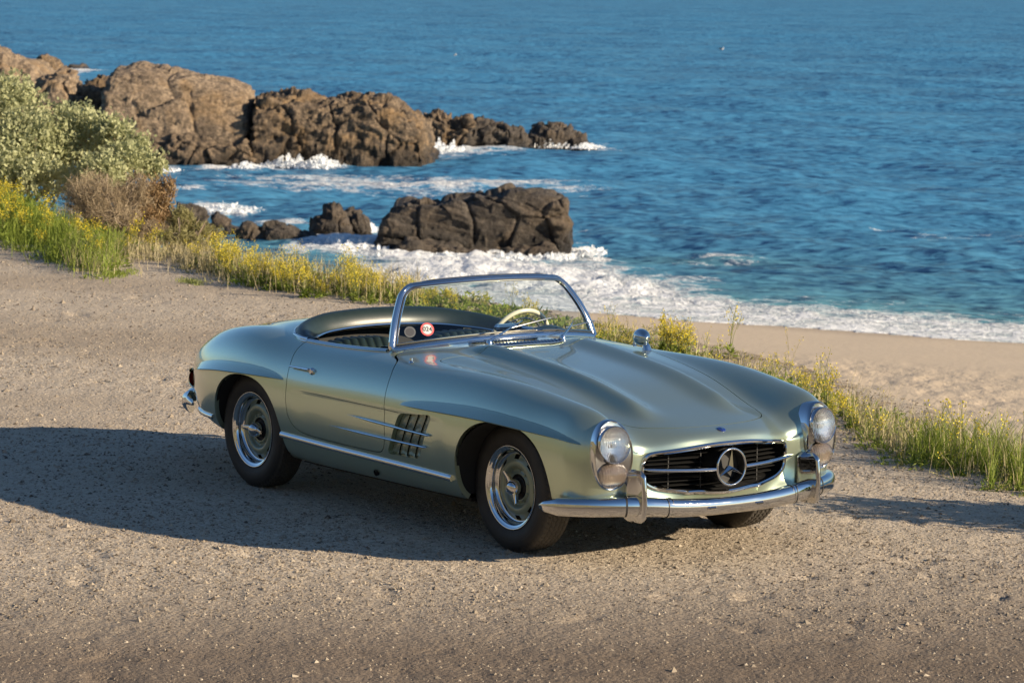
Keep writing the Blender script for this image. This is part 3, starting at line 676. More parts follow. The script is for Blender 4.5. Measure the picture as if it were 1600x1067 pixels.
# ---------------------------------------------------------------- cutting panels out of the body surface
def poly_sdf(px, py, poly):
    """signed distance to a closed polygon, negative inside"""
    A = np.asarray(poly, float); B = np.roll(A,-1,0)
    d2 = np.full(px.shape, 1e9); ins = np.zeros(px.shape, bool)
    for a, b in zip(A, B):
        e = b-a; wx, wy = px-a[0], py-a[1]
        t = np.clip((wx*e[0]+wy*e[1])/(e@e+1e-15), 0, 1)
        d2 = np.minimum(d2, (wx-t*e[0])**2+(wy-t*e[1])**2)
        c = (a[1] > py) != (b[1] > py)
        if abs(e[1]) > 1e-12: ins ^= c & (px < a[0]+e[0]*(py-a[1])/e[1])
    d = np.sqrt(d2); return np.where(ins, -d, d)
def clip_mesh(V, N, T, f):
    """keeps f <= 0; cut edges come back as pairs"""
    s = f > 0; k = s[T].sum(1)
    keep = T[k == 0]; out = [keep]; edges = []
    ex = {}; nV = [V]; nN = [N]; cnt = len(V)
    mixed = T[(k == 1) | (k == 2)]
    if len(mixed):
        odd = np.where(s[mixed].sum(1) == 1, 1, 0)                     # the value the lone corner has
        lone = np.argmax(s[mixed] == odd[:,None].astype(bool), 1)
        r = np.arange(len(mixed)); a, b, c = mixed[r,lone], mixed[r,(lone+1)%3], mixed[r,(lone+2)%3]
        E = np.concatenate([np.stack([a,b],-1), np.stack([a,c],-1)]); Es = np.sort(E, 1)
        U, inv = np.unique(Es, axis=0, return_inverse=True); inv = inv.ravel()
        fa, fb = f[U[:,0]], f[U[:,1]]; t = np.clip(fa/(fa-fb), .02, .98)[:,None]
        v = V[U[:,0]]*(1-t)+V[U[:,1]]*t; n = N[U[:,0]]*(1-t)+N[U[:,1]]*t; n /= np.linalg.norm(n, axis=1, keepdims=True)
        pab, pac = inv[:len(a)]+cnt, inv[len(a):]+cnt
        L = odd == 0                                                    # lone corner stays
        out.append(np.stack([a,pab,pac], -1)[L]); o = ~L
        out.append(np.stack([pab,b,c], -1)[o]); out.append(np.stack([pab,c,pac], -1)[o])
        edges = np.concatenate([np.stack([pab,pac], -1)[L], np.stack([pac,pab], -1)[o]])
        V = np.concatenate([V, v]); N = np.concatenate([N, n])
    F = np.concatenate(out)
    return V, N, F, (np.asarray(edges).reshape(-1,2))
class Skin:
    """a piece of the body surface"""
    def __init__(s, V, N, T): s.V, s.N, s.T, s.E = V, N, T, np.zeros((0,2), int)
    def cut(s, fn):
        f = fn(s.V, s.N)
        V, N, T, E = clip_mesh(s.V, s.N, s.T, f)
        q = Skin(V, N, T)
        old = s.E
        if len(old):                                                   # earlier cut edges that survive, else split ones are dropped
            ff = np.concatenate([f, np.zeros(len(V)-len(f))]); old = old[(ff[old] <= 0).all(1)]
        q.E = np.concatenate([old, E]) if len(E) else old
        return q
    def mesh(s, name, mat, depth=.014, shift=0.0):
        V, N, T = s.V+s.N*shift, s.N, s.T
        if len(s.E) and depth > 0:
            e = s.E; a, b = e[:,0], e[:,1]
            na = N[a]; nb = N[b]
            q = np.concatenate([V[a], V[b], V[b]-nb*depth, V[a]-na*depth]); k = len(e); i = np.arange(k)+len(V)
            fn = np.cross(V[b]-V[a], na); fn /= np.linalg.norm(fn, axis=1, keepdims=True)+1e-12
            fq = np.stack([i+k, i, i+3*k, i+2*k], -1)
            fnorm = np.tile(fn, (4,1))
            V = np.concatenate([V, q]); N = np.concatenate([N, fnorm])
            T = np.concatenate([T, fq[:,[0,1,2]], fq[:,[0,2,3]]])
        used = np.unique(T); mp = np.full(len(V), -1); mp[used] = np.arange(len(used))
        return mesh_np(name, V[used], mp[T], mat, True, normals=N[used])
G, GN = car_surface(400, 180)
nt, nu = G.shape[:2]
_i = np.arange(nt-1)[:,None]; _j = np.arange(nu)[None,:]; _j2 = (_j+1) % nu
_Q = np.stack(np.broadcast_arrays(_i*nu+_j, (_i+1)*nu+_j, (_i+1)*nu+_j2, _i*nu+_j2), -1).reshape(-1,4)
BV, BN = G.reshape(-1,3), GN.reshape(-1,3)
_bot = (BV[_Q,2].mean(1) < .36) & (BN[_Q,2].mean(1) < -.85)          # open belly
_Q = _Q[~_bot]
BT = np.concatenate([_Q[:,[0,1,2]], _Q[:,[0,2,3]]])
def on_body(x, y=None, z=None, up=True):
    """nearest surface point and normal to (x,y) seen from above, or to (x,z) on the right flank"""
    if z is None: k = (BN[:,2] > .05) & (BV[:,2] > .5); d = (BV[:,0]-x)**2+(BV[:,1]-y)**2
    else: k = (BV[:,1] < -.3) & (BN[:,1] < -.3); d = (BV[:,0]-x)**2+(BV[:,2]-z)**2
    d = np.where(k, d, 9); i = np.argsort(d)[:4]; w = 1/(d[i]+1e-6); w /= w.sum()
    p = (BV[i]*w[:,None]).sum(0); n = (BN[i]*w[:,None]).sum(0); n /= np.linalg.norm(n)
    if z is None: p[:2] = x, y
    else: p[0], p[2] = x, z
    return p, n
def flank(pts, n=60, off=0.0):
    """a path on the right flank through (x,z) points"""
    out = []; nn = []
    for x, z in crom(pts, n):
        p, m = on_body(x, z=z); out.append(p+m*off); nn.append(m)
    return np.array(out), np.array(nn)
GAP = .0022
DOOR = crom([(.035,.915),(.055,.870),(.10,.852),(.187,.836),(.238,.798),(.266,.745),(.286,.62),(.286,.478),(.27,.415),(.232,.382),(.137,.376),(-.05,.376),(-.244,.378),(-.475,.386),(-.578,.409),(-.638,.462),(-.657,.54),(-.664,.631),(-.685,.735),(-.705,.782),(-.728,.825),(-.75,.86),(-.76,.915)], 130)
HOODH = crom([(1.852,0),(1.846,.12),(1.825,.23),(1.785,.33),(1.735,.40),(1.66,.437),(1.5,.465),(1.2,.515),(1.0,.548),(.75,.590),(.55,.628),(.45,.638),(.395,.615),(.385,.55),(.395,.40),(.41,.2),(.415,0)], 120)
HOOD = np.concatenate([HOODH, (HOODH*np.array([1,-1]))[::-1][1:-1]])
TRH = crom([(-1.42,0),(-1.43,.3),(-1.47,.47),(-1.58,.52),(-1.9,.45),(-2.15,.34),(-2.28,.2),(-2.30,0)], 60)
TRUNK = np.concatenate([TRH, (TRH*np.array([1,-1]))[::-1][1:-1]])
CKH = crom([(.125,0),(.115,.2),(.07,.4),(.0,.58),(-.04,.640),(-.11,.668),(-.37,.688),(-.73,.694),(-.88,.668),(-1.0,.60),(-1.10,.46),(-1.17,.25),(-1.19,0)], 90)
COCKPIT = np.concatenate([CKH, (CKH*np.array([1,-1]))[::-1][1:-1]])
def upper(v, n): return np.where((n[:,2] > .1) & (v[:,2] > .55), 0, 9.0)
def f_cockpit(v, n): return np.where(v[:,2] > .7, poly_sdf(v[:,0], v[:,1], COCKPIT), 9.0)
def f_hood(v, n): return np.where((v[:,2] > .58) & (n[:,2] > .0), poly_sdf(v[:,0], v[:,1], HOOD), 9.0)
def f_trunk(v, n): return np.where((v[:,2] > .55), poly_sdf(v[:,0], v[:,1], TRUNK), 9.0)
def f_door(sgn): return lambda v, n: np.where(v[:,1]*sgn > .55, poly_sdf(v[:,0], v[:,2], DOOR), 9.0)
def f_arch(v, n):
    x, z, a = v[:,0], v[:,2], np.abs(v[:,1])
    f = ((np.abs(x-1.262)/.362)**2.4+(np.abs(z-.315)/.338)**2.4)**(1/2.4)-1
    r = ((np.abs(x+1.125)/.392)**2.3+(np.abs(z-.305)/.332)**2.3)**(1/2.3)-1
    return np.where(a > .5, np.minimum(f, r)*.35, 9.0)
VENT = [(.418,.604),(.712,.628),(.590,.390),(.297,.380)]
def f_vent(v, n): return np.where(np.abs(v[:,1]) > .6, poly_sdf(v[:,0], v[:,2], VENTP), 9.0)
def rounded(poly, r, k=6):
    P = np.asarray(poly, float); out = []; m = len(P)
    for i in range(m):
        a, b, c = P[i-1], P[i], P[(i+1)%m]; u = (a-b)/np.linalg.norm(a-b); w = (c-b)/np.linalg.norm(c-b)
        for t in np.linspace(0,1,k): out.append((1-t)**2*(b+u*r)+2*t*(1-t)*b+t*t*(b+w*r))
    return np.array(out)
VENTP = rounded(VENT, .03)
def f_lamp(v, n):
    x, y, z = v[:,0], np.abs(v[:,1]), v[:,2]; c6, s6 = math.cos(rad(6)), math.sin(rad(6))
    lx = (x-1.868)*c6+(y-.652)*s6; ly = -(x-1.868)*s6+(y-.652)*c6; lz = z-.553
    return np.where(x > 1.74, (np.sqrt((ly/.100)**2+(lz/.163)**2)-1)*.11, 9.0)
neg = lambda fn: (lambda v, n: -fn(v, n))
shrink = lambda fn: (lambda v, n: fn(v, n)+GAP)
grow = lambda fn: (lambda v, n: GAP-fn(v, n))
CAR = tag(empty('sports_car', (0,0,0)), 'pale green metallic two-seat open roadster parked on the gravel with its top down', 'car')
full = Skin(BV, BN, BT)
base = full.cut(neg(f_arch)).cut(neg(f_cockpit))
shell = base.cut(neg(f_lamp)).cut(grow(f_hood)).cut(grow(f_trunk)).cut(grow(f_door(-1))).cut(grow(f_door(1))).cut(neg(f_vent))
BODY = add('body', shell.mesh('body', M['paint'], .026), CAR)
HOODO = add('hood', full.cut(shrink(f_hood)).mesh('hood', M['paint'], .014), CAR)
add('trunk_lid', full.cut(shrink(f_trunk)).mesh('trunk_lid', M['paint'], .014), CAR)
DOORS = []
for sg in (-1, 1):
    DOORS.append(add('door', base.cut(shrink(f_door(sg))).cut(neg(f_vent)).mesh('door', M['paint'], .014), CAR))
# ------------------------------------------------ belly, wheel wells, cockpit tub
mb = MB()
mb.box((.06,0,.205), (1.56,1.46,.02)); mb.box((-1.55,0,.36), (.9,.92,.02)); mb.box((1.22,0,.31), (1.0,.90,.02))
for sy in (-1,1):
    for cx_, w in ((1.262,.372),(-1.125,.402)):
        a = np.linspace(-.15, math.pi+.15, 26); arc = np.stack([cx_+w*np.cos(a), .30+.355*np.sin(a)], -1)
        ys = (.80 if cx_ > 0 else .775, .50)
        P = np.array([[(x, sy*(max(.5, -on_body(x, z=max(z,.27))[0][1]-.012) if yy > .6 else yy), z) for yy in ys] for x, z in arc]); mb.grid(P)
        mb.fan(np.array([(x, sy*.50, z) for x, z in arc]))
# dark curtain behind the panel gaps
for sy in (-1,1): mb.box((-.22,sy*.80,.52), (1.1,.02,.36))
mb.build('underbody', M['under'], CAR)
mb = MB()
mb.box((-.55,0,.36), (1.3,1.3,.02)); mb.box((.16,0,.58), (.02,1.34,.5)); mb.box((-1.22,0,.58), (.02,1.3,.5))
for sy in (-1,1): mb.box((-.5,sy*.665,.57), (1.42,.03,.44), bev=.01)
mb.build('cockpit_tub', M['under'], CAR)
# ------------------------------------------------ wheel arch brows
def brow(pts, hgt, out, name='wheel_brow'):
    lo, nn = flank(pts, 70)
    k = len(lo); s = np.linspace(0,1,k)
    env = np.clip(np.sin(np.pi*np.clip(s,0,1)**.85), 0, 1)**.55; env[0] = env[-1] = 0
    rows = []
    for i in range(k):
        p, n = lo[i], nn[i]; h = hgt*env[i]; o = out*env[i]
        q, m = on_body(p[0], z=p[2]+h)
        e = p+np.array([n[0]*.3, -1, 0])*o+np.array([0,0,-.004*env[i]])
        row = [q-m*.003]
        for t in np.linspace(.08, 1, 9):
            b, mm = on_body(p[0], z=p[2]+h*(1-t)); bulge = o*(t**1.6)
            row.append(b+np.array([0,-1,0])*bulge+np.array([0,0,-.004*env[i]*t]))
        row[-1] = e; row.append(e+np.array([0,.004,-.004*env[i]-.0015])); row.append(p+np.array([0,.012,-.012*env[i]]))
        row.append(p+np.array([0,.05,-.006*env[i]]))
        rows.append(row)
    P = np.array(rows)
    for sg in (1,-1):
        b = MB(); b.grid(P*np.array([1,sg,1]), flip=sg > 0); b.build(name, M['paint'], CAR, auto=40)
brow([(.425,.651),(.62,.657),(.85,.662),(1.05,.664),(1.25,.660),(1.491,.644),(1.66,.629),(1.81,.606)], .048, .040)
brow([(-1.84,.585),(-1.70,.607),(-1.445,.636),(-1.2,.651),(-.989,.658),(-.83,.659),(-.700,.655)], .052, .036)
# ------------------------------------------------ chrome side trim
def mirrored(build):
    for sg in (-1,1): build(sg)
def trim(pts, w, h, name, taper=False, off=.004, n=60):
    P, nn = flank(pts, n, off)
    k = len(P); s = np.linspace(0,1,k); e = np.ones(k)
    if taper: e = np.clip(np.minimum(s/.30, (1-s)/.03), .08, 1)
    G_ = []
    for i in range(k):
        up_ = np.array([0,0,1.]); ring = []
        for a in np.linspace(0, 2*np.pi, 10, endpoint=False):
            ring.append(P[i]+nn[i]*math.cos(a)*w*e[i]+up_*math.sin(a)*h*e[i])
        G_.append(ring)
    G_ = np.array(G_)
    for sg in (-1,1):
        Gs = G_*np.array([1,-sg,1]); b = MB(); b.grid(Gs, closev=True, flip=sg < 0); b.fan(Gs[0], flip=sg < 0); b.fan(Gs[-1], flip=sg > 0)
        b.build(name, M['chrome'], CAR)
trim([(-.735,.357),(-.3,.347),(.2,.340),(.6,.334),(.862,.329)], .013, .0165, 'sill_trim')
trim([(-.045,.545),(.2,.537),(.45,.530),(.715,.524)], .008, .0065, 'side_strake', True, .008)
trim([(-.225,.468),(.1,.464),(.4,.462),(.680,.461)], .008, .0065, 'side_strake', True, .008)
trim([(-1.555,.352),(-1.65,.350),(-1.74,.349),(-1.83,.349),(-1.90,.350)], .010, .013, 'rear_bumper_end', False, .006)
for sg in (-1,1):
    for seg, par in (([(-.565,.6165),(-.2,.613),(.10,.610),(.279,.6085)], DOORS[0 if sg < 0 else 1]), ([(.2925,.608),(.36,.607),(.412,.6055)], BODY)):
        P, nn = flank(seg, 50); k = len(P); e = np.clip(np.arange(k)/12., .05, 1) if seg[0][0] < 0 else np.ones(k)
        rows = np.stack([P-nn*.001+np.array([0,0,.0016])*e[:,None], P+nn*.0009+np.array([0,0,.0011])*e[:,None], P+nn*.0009-np.array([0,0,.0011])*e[:,None], P-nn*.001-np.array([0,0,.0016])*e[:,None]], 1)
        b = MB(); b.grid(rows*np.array([1,-sg,1]), flip=sg < 0); b.build('flank_crease', M['seal'], par, auto=30)  # dark strip drawn in for the shade line under the flank fold
# door handle
for sg in (-1,1):
    P, nn = flank([(-.655,.7235),(-.55,.724),(-.465,.7245)], 24, .016)
    P = P*np.array([1,-sg,1]); b = MB(); b.tube(P, np.linspace(.006,.010,24), 10, sy=.9)
    q, m = on_body(-.449, z=.7245)
    b.lathe([(0,-.002),(.019,-.002),(.019,.010),(.012,.016),(0,.017)], 20, 'y')
    b.tf(rotm('z', 0 if sg > 0 else math.pi), (0,0,0), start=len(b.V)-1); b.V[-1] = b.V[-1]*np.array([1,1,1])+np.array([q[0], q[1]*-sg, q[2]])
    b.build('door_handle', M['chrome'], DOORS[0 if sg < 0 else 1])
# jacking hole with a dark plug
q, m = on_body(.137, z=.26); b = MB(); b.lathe([(0,.0),(.013,.0),(.017,.003),(.017,-.01)], 20, 'y'); b.tf(rotm('x', .25), q+m*.001); b.build('jack_hole_plug', M['black'], BODY)
# ------------------------------------------------ side vents
for sg in (-1,1):
    b = MB()
    VV = np.array(VENT); tl, tr, br, bl = VV
    nv = 4
    for i in range(nv):
        u0, u1 = i/nv, (i+1)/nv
        rows = []
        for t in np.linspace(0,1,25):
            L_, R_ = bl+(tl-bl)*t, br+(tr-br)*t
            a, c = L_+(R_-L_)*u0, L_+(R_-L_)*(u1-.004)
            ridge = .008*abs(math.sin(t*3*math.pi))-.004
            row = []
            for w in np.linspace(0,1,6):
                xz = a+(c-a)*w; p, n = on_body(xz[0], z=xz[1]); dep = -.021-.007*(1-w)**1.2+ridge*math.sin(w*math.pi)
                row.append(p+n*dep)
            rows.append(row)
        b.grid(np.array(rows)*np.array([1,-sg,1]), flip=sg > 0)
    for t in (1/3, 2/3):
        L_, R_ = bl+(tl-bl)*t, br+(tr-br)*t; row = []
        for u in np.linspace(0,1,13):
            p, n = on_body(*(L_+(R_-L_)*u)[:1], z=(L_+(R_-L_)*u)[1]); row.append((p, n))
        P = np.array([[p-n*.004, p-n*.03] for p, n in row])
        pass
    b.build('vent_louvre', M['wheelpaint_ventshade'], BODY)  # body-coloured louvres; the darker green puts the recess shade into their colour
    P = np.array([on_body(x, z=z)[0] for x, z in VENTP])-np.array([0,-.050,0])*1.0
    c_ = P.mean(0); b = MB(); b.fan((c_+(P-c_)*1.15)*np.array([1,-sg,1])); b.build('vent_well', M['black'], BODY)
# ------------------------------------------------ grille
ring = G[-1]                                                            # the opening
gc = ring.mean(0)
b = MB(); b.tube(ring+np.array([.004,0,0]), .0115, 10, closed=True, up=(1,0,0)); SUR = b.build('grille_surround', M['chrome'], CAR)
b = MB()
inn = [ring]
for k, (dx, sc) in enumerate(((-.04,.99),(-.12,.95),(-.30,.92))):
    r_ = gc+(ring-gc)*sc; r_[:,0] = ring[:,0]*(1-k/2)+gc[0]*k/2+dx; inn.append(r_)
b.grid(np.array(inn), closev=True); b.fan(inn[-1])
GR = b.build('grille', M['black'], CAR)
b = MB()
for z in np.arange(.352,.585,.0215):
    ys = np.linspace(-.46,.46,25)
    f_ = poly_sdf(ys, np.full(25,z), ring[:,1:]) < -.012
    if f_.sum() < 4: continue
    yy = ys[f_]; yy = np.linspace(yy[0], yy[-1], 16)
    P = np.stack([1.865-.30*yy**2, yy, np.full(16,z)], -1)
    b2 = MB(); b2.tube(P, 1.0, prof=[(-.014,.0045),(.012,.0018),(.012,-.0018),(-.014,-.0035)], up=(0,0,1))
    b2.build('grille_slat', M['slat'], GR)
for y in (-.28,.28,-.1,.1):
    b2 = MB(); b2.box((1.875-.38*y*y,y,.46), (.006,.005,.22)); b2.build('grille_post', M['seal'], GR)

b.box((1.70,0,.46), (.03,.60,.20)); b.build('radiator_core', M['black'], GR)
SX, SZ, SR = 1.985, .462, .0925
b = MB(); b.lathe([(.088,-.17),(.083,-.04),(.0835,-.006),(.086,0.0)], 56, 'x'); b.lathe([(0,-.05),(.084,-.05)], 56, 'x'); b.tf(None, (SX,0,SZ)); b.build('emblem_barrel', M['seal'], GR)
b = MB(); a = np.linspace(0, 2*np.pi, 72, endpoint=False)
b.tube(np.stack([np.zeros(72), SR*.955*np.cos(a), SR*.955*np.sin(a)], -1), .0062, 12, closed=True, up=(1,0,0)); b.tf(None, (SX+.002,0,SZ)); b.build('emblem_ring', M['chrome'], GR)
b = MB()
for k in range(3):                                                      # three-pointed star, each ray a ridge
    th = math.pi/2+k*2*math.pi/3
    tip = np.array([.0, math.cos(th)*.086, math.sin(th)*.086]); cp = np.array([.016,0,0])
    s1 = np.array([0, math.cos(th+math.pi/3)*.0165, math.sin(th+math.pi/3)*.0165]); s2 = np.array([0, math.cos(th-math.pi/3)*.0165, math.sin(th-math.pi/3)*.0165])
    V_ = [tip+[.004,0,0], s1, cp, s2, tip-[.006,0,0], s1-[.012,0,0], s2-[.012,0,0]]
    b.put(V_, T=[[0,1,2],[0,2,3],[0,4,1],[4,5,1],[0,3,4],[4,3,6]])
b.tf(None, (SX+.001,0,SZ)); b.build('emblem_star', M['chrome'], GR, smooth=False)
for sg in (-1,1):
    y = np.linspace(.094,.475,30); P = np.stack([1.972-.40*(y-.09)**1.6*.9, y*sg, SZ-.006+.018*(y/.47)**2], -1)
    r_ = np.interp(y, [.094,.40,.44,.475], [1.0,.80,.66,.10])
    b = MB(); b.tube(P, r_, prof=[(.020*math.cos(t), .0125*math.sin(t)+.002*(math.cos(t) > 0)) for t in np.linspace(0,2*math.pi,14,endpoint=False)], up=(0,0,1))
    b.build('grille_bar', M['chrome'], GR)
# hood badge
q, m = on_body(1.905, 0.0)
b = MB(); b.lathe([(0,.007),(.017,.0065),(.0215,.0045),(.0225,0),(.0225,-.008)], 32, 'z', flip=True); R_ = np.array(Vector(m).to_track_quat('Z','Y').to_matrix())
bd = b.tf(R_, q).build('hood_badge', M['blue'], CAR)
b = MB()
for k in range(3):
    th = k*2*math.pi/3
    V_ = np.array([[math.cos(th)*.0165, math.sin(th)*.0165, 0.0075],[math.cos(th+1.05)*.0042, math.sin(th+1.05)*.0042,.0075],[0,0,.0100],[math.cos(th-1.05)*.0042, math.sin(th-1.05)*.0042,.0075]])
    b.put(V_, T=[[0,1,2],[0,2,3]])
b.tf(R_, q); b.build('badge_star', M['chrome'], bd, smooth=False)
# ------------------------------------------------ front bumper
def bumper_profile(n=18, d=.036, h=.047):
    o = []
    for t in np.linspace(0, 2*math.pi, n, endpoint=False):
        c, s_ = math.cos(t), math.sin(t); o.append((np.sign(c)*abs(c)**.85*d, np.sign(s_)*abs(s_)**.8*h))
    return o
bp = [(1.62,.885,.298),(1.69,.868,.302),(1.775,.815,.306),(1.86,.725,.309),(1.925,.61,.310),(1.965,.49,.305),(1.99,.34,.291),(2.004,.17,.283),(2.009,0,.281)]
BPH = crom(bp, 70); BP = np.concatenate([BPH, (BPH*np.array([1,-1,1]))[::-1][1:]])
hs = np.interp(np.abs(BP[:,1]), [0,.55,.75,.85,.878,.885], [.86,1,1.0,.93,.62,.16])
# seen lengthways the arc is one bar in three lengths
FB = empty('front_bumper'); FB.parent = CAR
ay = np.abs(BP[:,1])
for nm, k in (('bumper_end', BP[:,1] > .545), ('bumper_centre', ay <= .555), ('bumper_end', BP[:,1] < -.545)):
    b = MB(); b.tube(BP[k], hs[k], prof=bumper_profile(), up=(0,0,1)); b.build(nm, M['chrome'], FB, auto=50)
for yj in (-.385,.385):
    i = np.argmin(np.abs(BP[:,1]-yj)); b = MB(); b.tube(BP[i-1:i+2:2]*.35+BP[i]*.65, 1.045*hs[i], prof=bumper_profile(), up=(0,0,1)); b.build('bumper_band', M['chrome'], FB, auto=50)
    for sg2 in (-.012,.012):
        P = BP[i]*.985+BP[i + (1 if sg2 > 0 else -1)]*.015
        b = MB(); b.tube(np.array([BP[i]+np.array([0,sg2,0]), BP[i]+np.array([0,sg2*1.25,0])]), 1.05*hs[i], prof=bumper_profile(), up=(0,0,1)); b.build('bumper_seam', M['seal'], FB, auto=50)
for yj in (-.164,.138):
    i = np.argmin(np.abs(BP[:,1]-yj)); p = BP[i]+np.array([.0325,0,-.002])
    b = MB(); b.box(p, (.012,.058,.017), bev=.006); b.build('plate_slot_frame', M['chrome'], FB); b = MB(); b.box(p+np.array([.004,0,0]), (.010,.044,.008), bev=.003); b.build('plate_slot', M['black'], FB)
for sg in (-1,1):
    rows = []
    # upright guard: a narrow blade in front that widens backwards
    for t in np.linspace(0,1,22):
        z = .232+.252*t; e = min(1, (min(t,1-t)/.10+.06)**.5); e = min(e,1)
        xf = 2.062-.030*(t-.45)**2*4*.5 - (1-e)*.035; xb = 1.935
        w1 = .0125*e; w2 = .040*e
        rows.append([(xb,-w2,z),(xb+.03,-w2*.9,z),(xf-.062,-w1*1.05,z),(xf-.02,-w1,z),(xf-.004,-w1*.72,z),(xf,0,z),(xf-.004,w1*.72,z),(xf-.02,w1,z),(xf-.062,w1*1.05,z),(xb+.03,w2*.9,z),(xb,w2,z)])
    P = np.array(rows)+np.array([-.045,sg*.545,0]); b = MB(); b.grid(P, closev=True, flip=False); b.fan(P[0], flip=False); b.fan(P[-1], flip=True)
    b.build('bumper_guard', M['chrome'], FB, auto=60)
    b = MB(); i = np.argmin(np.abs(BP[:,1]-sg*.60)); b.tube(np.array([BP[i-1]*.3+BP[i]*.7, BP[i+1]*.3+BP[i]*.7]), 1.04, prof=bumper_profile(), up=(0,0,1)); b.build('bumper_seam', M['seal'], FB, auto=50)
# rear bumper, seen only at its near end
b = MB(); P = crom([(-2.02,.655,.355),(-2.2,.575,.36),(-2.40,.40,.365),(-2.51,.2,.37),(-2.54,0,.37)], 40); P = np.concatenate([P,(P*np.array([1,-1,1]))[::-1][1:]])
b.tube(P+np.array([-.025,0,0]), np.interp(np.abs(P[:,1]), [0,.5,.6,.655], [1,.9,.6,.2]), prof=bumper_profile(14), up=(0,0,1)); RB = b.build('rear_bumper', M['chrome'], CAR, auto=50)
for sg in (-1,1):
    rows = []
    for t in np.linspace(0,1,14):
        e = max(.05, math.sin(math.pi*min(max(t,.02),.98))**.45); z = .285+.125*t; w = .034*e; d_ = .095*e*(.75+.25*t)
        rows.append([(0,w,z),(-d_*.7,w*.9,z),(-d_,w*.3,z),(-d_,-w*.3,z),(-d_*.7,-w*.9,z),(0,-w,z)])
    P = np.array(rows)*np.array([1,1,1])+np.array([-2.185,sg*.585,0]); b = MB(); b.grid(P, closev=True, flip=True); b.build('rear_bumper_guard', M['chrome'], RB, auto=60)
    b = MB(); q = np.array([-2.150,sg*.585,.492]); R_ = rotm('z', sg*.5)
    prof = [(0,-.062),(.020,-.057),(.032,-.036),(.036,-.012),(.036,.03)]
    b.lathe(prof, 24, 'x', flip=True); b.V[-1] = (b.V[-1]*np.array([1,.9,1.35]))@R_.T+q; tl = b.build('tail_lamp', M['red'], CAR)
    b = MB(); b.lathe([(.0375,-.030),(.041,-.018),(.0415,.05)], 24, 'x', flip=True); b.V[-1] = (b.V[-1]*np.array([1,.9,1.35]))@R_.T+q; b.build('lamp_bezel', M['chrome'], tl)
    b = MB(); b.lathe([(0,-.058),(.024,-.050),(.036,-.026),(.037,.0)], 24, 'x', flip=True); b.V[-1] = (b.V[-1]*np.array([1,.8,.42]))@R_.T+q+np.array([0,0,.040]); b.build('lamp_cap', M['chrome'], tl)
# ------------------------------------------------ headlamp units
def oval(n, hw, hh, zc=0):
    a = np.linspace(0, 2*np.pi, n, endpoint=False); return np.stack([np.sign(np.cos(a))*np.abs(np.cos(a))**.92*hw, np.sign(np.sin(a))*np.abs(np.sin(a))**.95*hh+zc], -1)
for sg in (-1,1):
    # local frame: +x out of the lamp, y sideways (outer side +), z up
    yw = math.radians(9)*1
    R_ = rotm('y', math.radians(-3.5)) @ np.eye(3)
    Ry = rotm('z', math.radians(6))
    C0 = np.array([1.868, .652, .553])
    def W(P):
        P = np.asarray(P, float).reshape(-1,3) @ (Ry @ R_).T + C0
        return P*np.array([1,sg,1])
    fl = sg < 0
    HL = empty('headlamp'); HL.parent = CAR
    n = 64; out = oval(n, .108, .172)
    rings = []
    lim = np.abs(out[:,0])
    for sc, x in ((1.0,-.06),(1.0,-.018),(.995,-.002),(.98,.009),(.955,.0145),(.935,.0135),(.925,.004)):
        P = np.column_stack([np.full(n,x)-.10*np.clip(out[:,0]*sc,0,1)*.55-.0*out[:,1]**2, out*sc]); P[:,0] += .028*sc*(1-(np.abs(out[:,1])/.172)**2)*(sc < 1.01)
        rings.append(P)
    b = MB(); Gr = np.array([W(r) for r in rings]); b.grid(Gr, closev=True, flip=not fl); b.build('lamp_bezel', M['chrome'], HL, auto=60)
    # chrome plate between the lamps with the upper round lamp and the lower oblong lamp
    pl = rings[-1]; c_ = np.array([.012,0,-.02])
    b = MB(); b.grid(np.array([W(pl), W(c_+(pl-c_)*.6), W(c_+(pl-c_)*.2)]), closev=True, flip=not fl); b.build('lamp_plate', M['reflector'], HL)
    a = np.linspace(0, 2*np.pi, 48, endpoint=False); r0 = .0845; zc = .053
    lr = lambda r, x: np.column_stack([np.full(48,x), r*np.cos(a)*.97, zc+r*np.sin(a)])
    b = MB(); b.grid(np.array([W(lr(r0*1.08,-.01)), W(lr(r0*1.08,.044)), W(lr(r0*1.045,.050)), W(lr(r0,.048)), W(lr(r0*.985,.035))]), closev=True, flip=not fl); b.build('lens_ring', M['chrome'], HL, auto=60)
    b = MB(); b.grid(np.array([W(lr(r0*f, x)) for f, x in ((1,.036),(.9,.01),(.7,-.01),(.4,-.025),(.02,-.03))]), closev=True, flip=not fl); b.build('lamp_reflector', M['reflector'], HL)
    b = MB(); b.lathe([(0,.0),(.012,.002),(.014,.03),(0,.034)], 16, 'x'); b.V[-1] = W(b.V[-1]+np.array([-.02,0,zc])); b.build('bulb_shield', M['steel'], HL)
    b = MB(); b.grid(np.array([W(lr(r0*f, x)) for f, x in ((1,.046),(.92,.056),(.75,.067),(.5,.076),(.25,.081),(.01,.083))]), closev=True, flip=not fl); b.build('headlight_lens', M['lens'], HL)
    # lower lamp: the rest of the oval under the round one
    def low(sc, x):
        o = oval(48, .082, .056, 0); P = np.column_stack([np.full(48,x), o[:,0]*sc, -.092+o[:,1]*sc]); return P
    b = MB(); b.grid(np.array([W(low(f, x)) for f, x in ((1,.024),(.93,.034),(.7,.044),(.4,.050),(.02,.052))]), closev=True, flip=not fl); b.build('lower_lens', M['amber'], HL)
    b = MB(); b.grid(np.array([W(low(f, x)) for f, x in ((1.02,.026),(.8,.004),(.4,-.008),(.02,-.01))]), closev=True, flip=not fl); b.build('lamp_reflector', M['reflector'], HL)
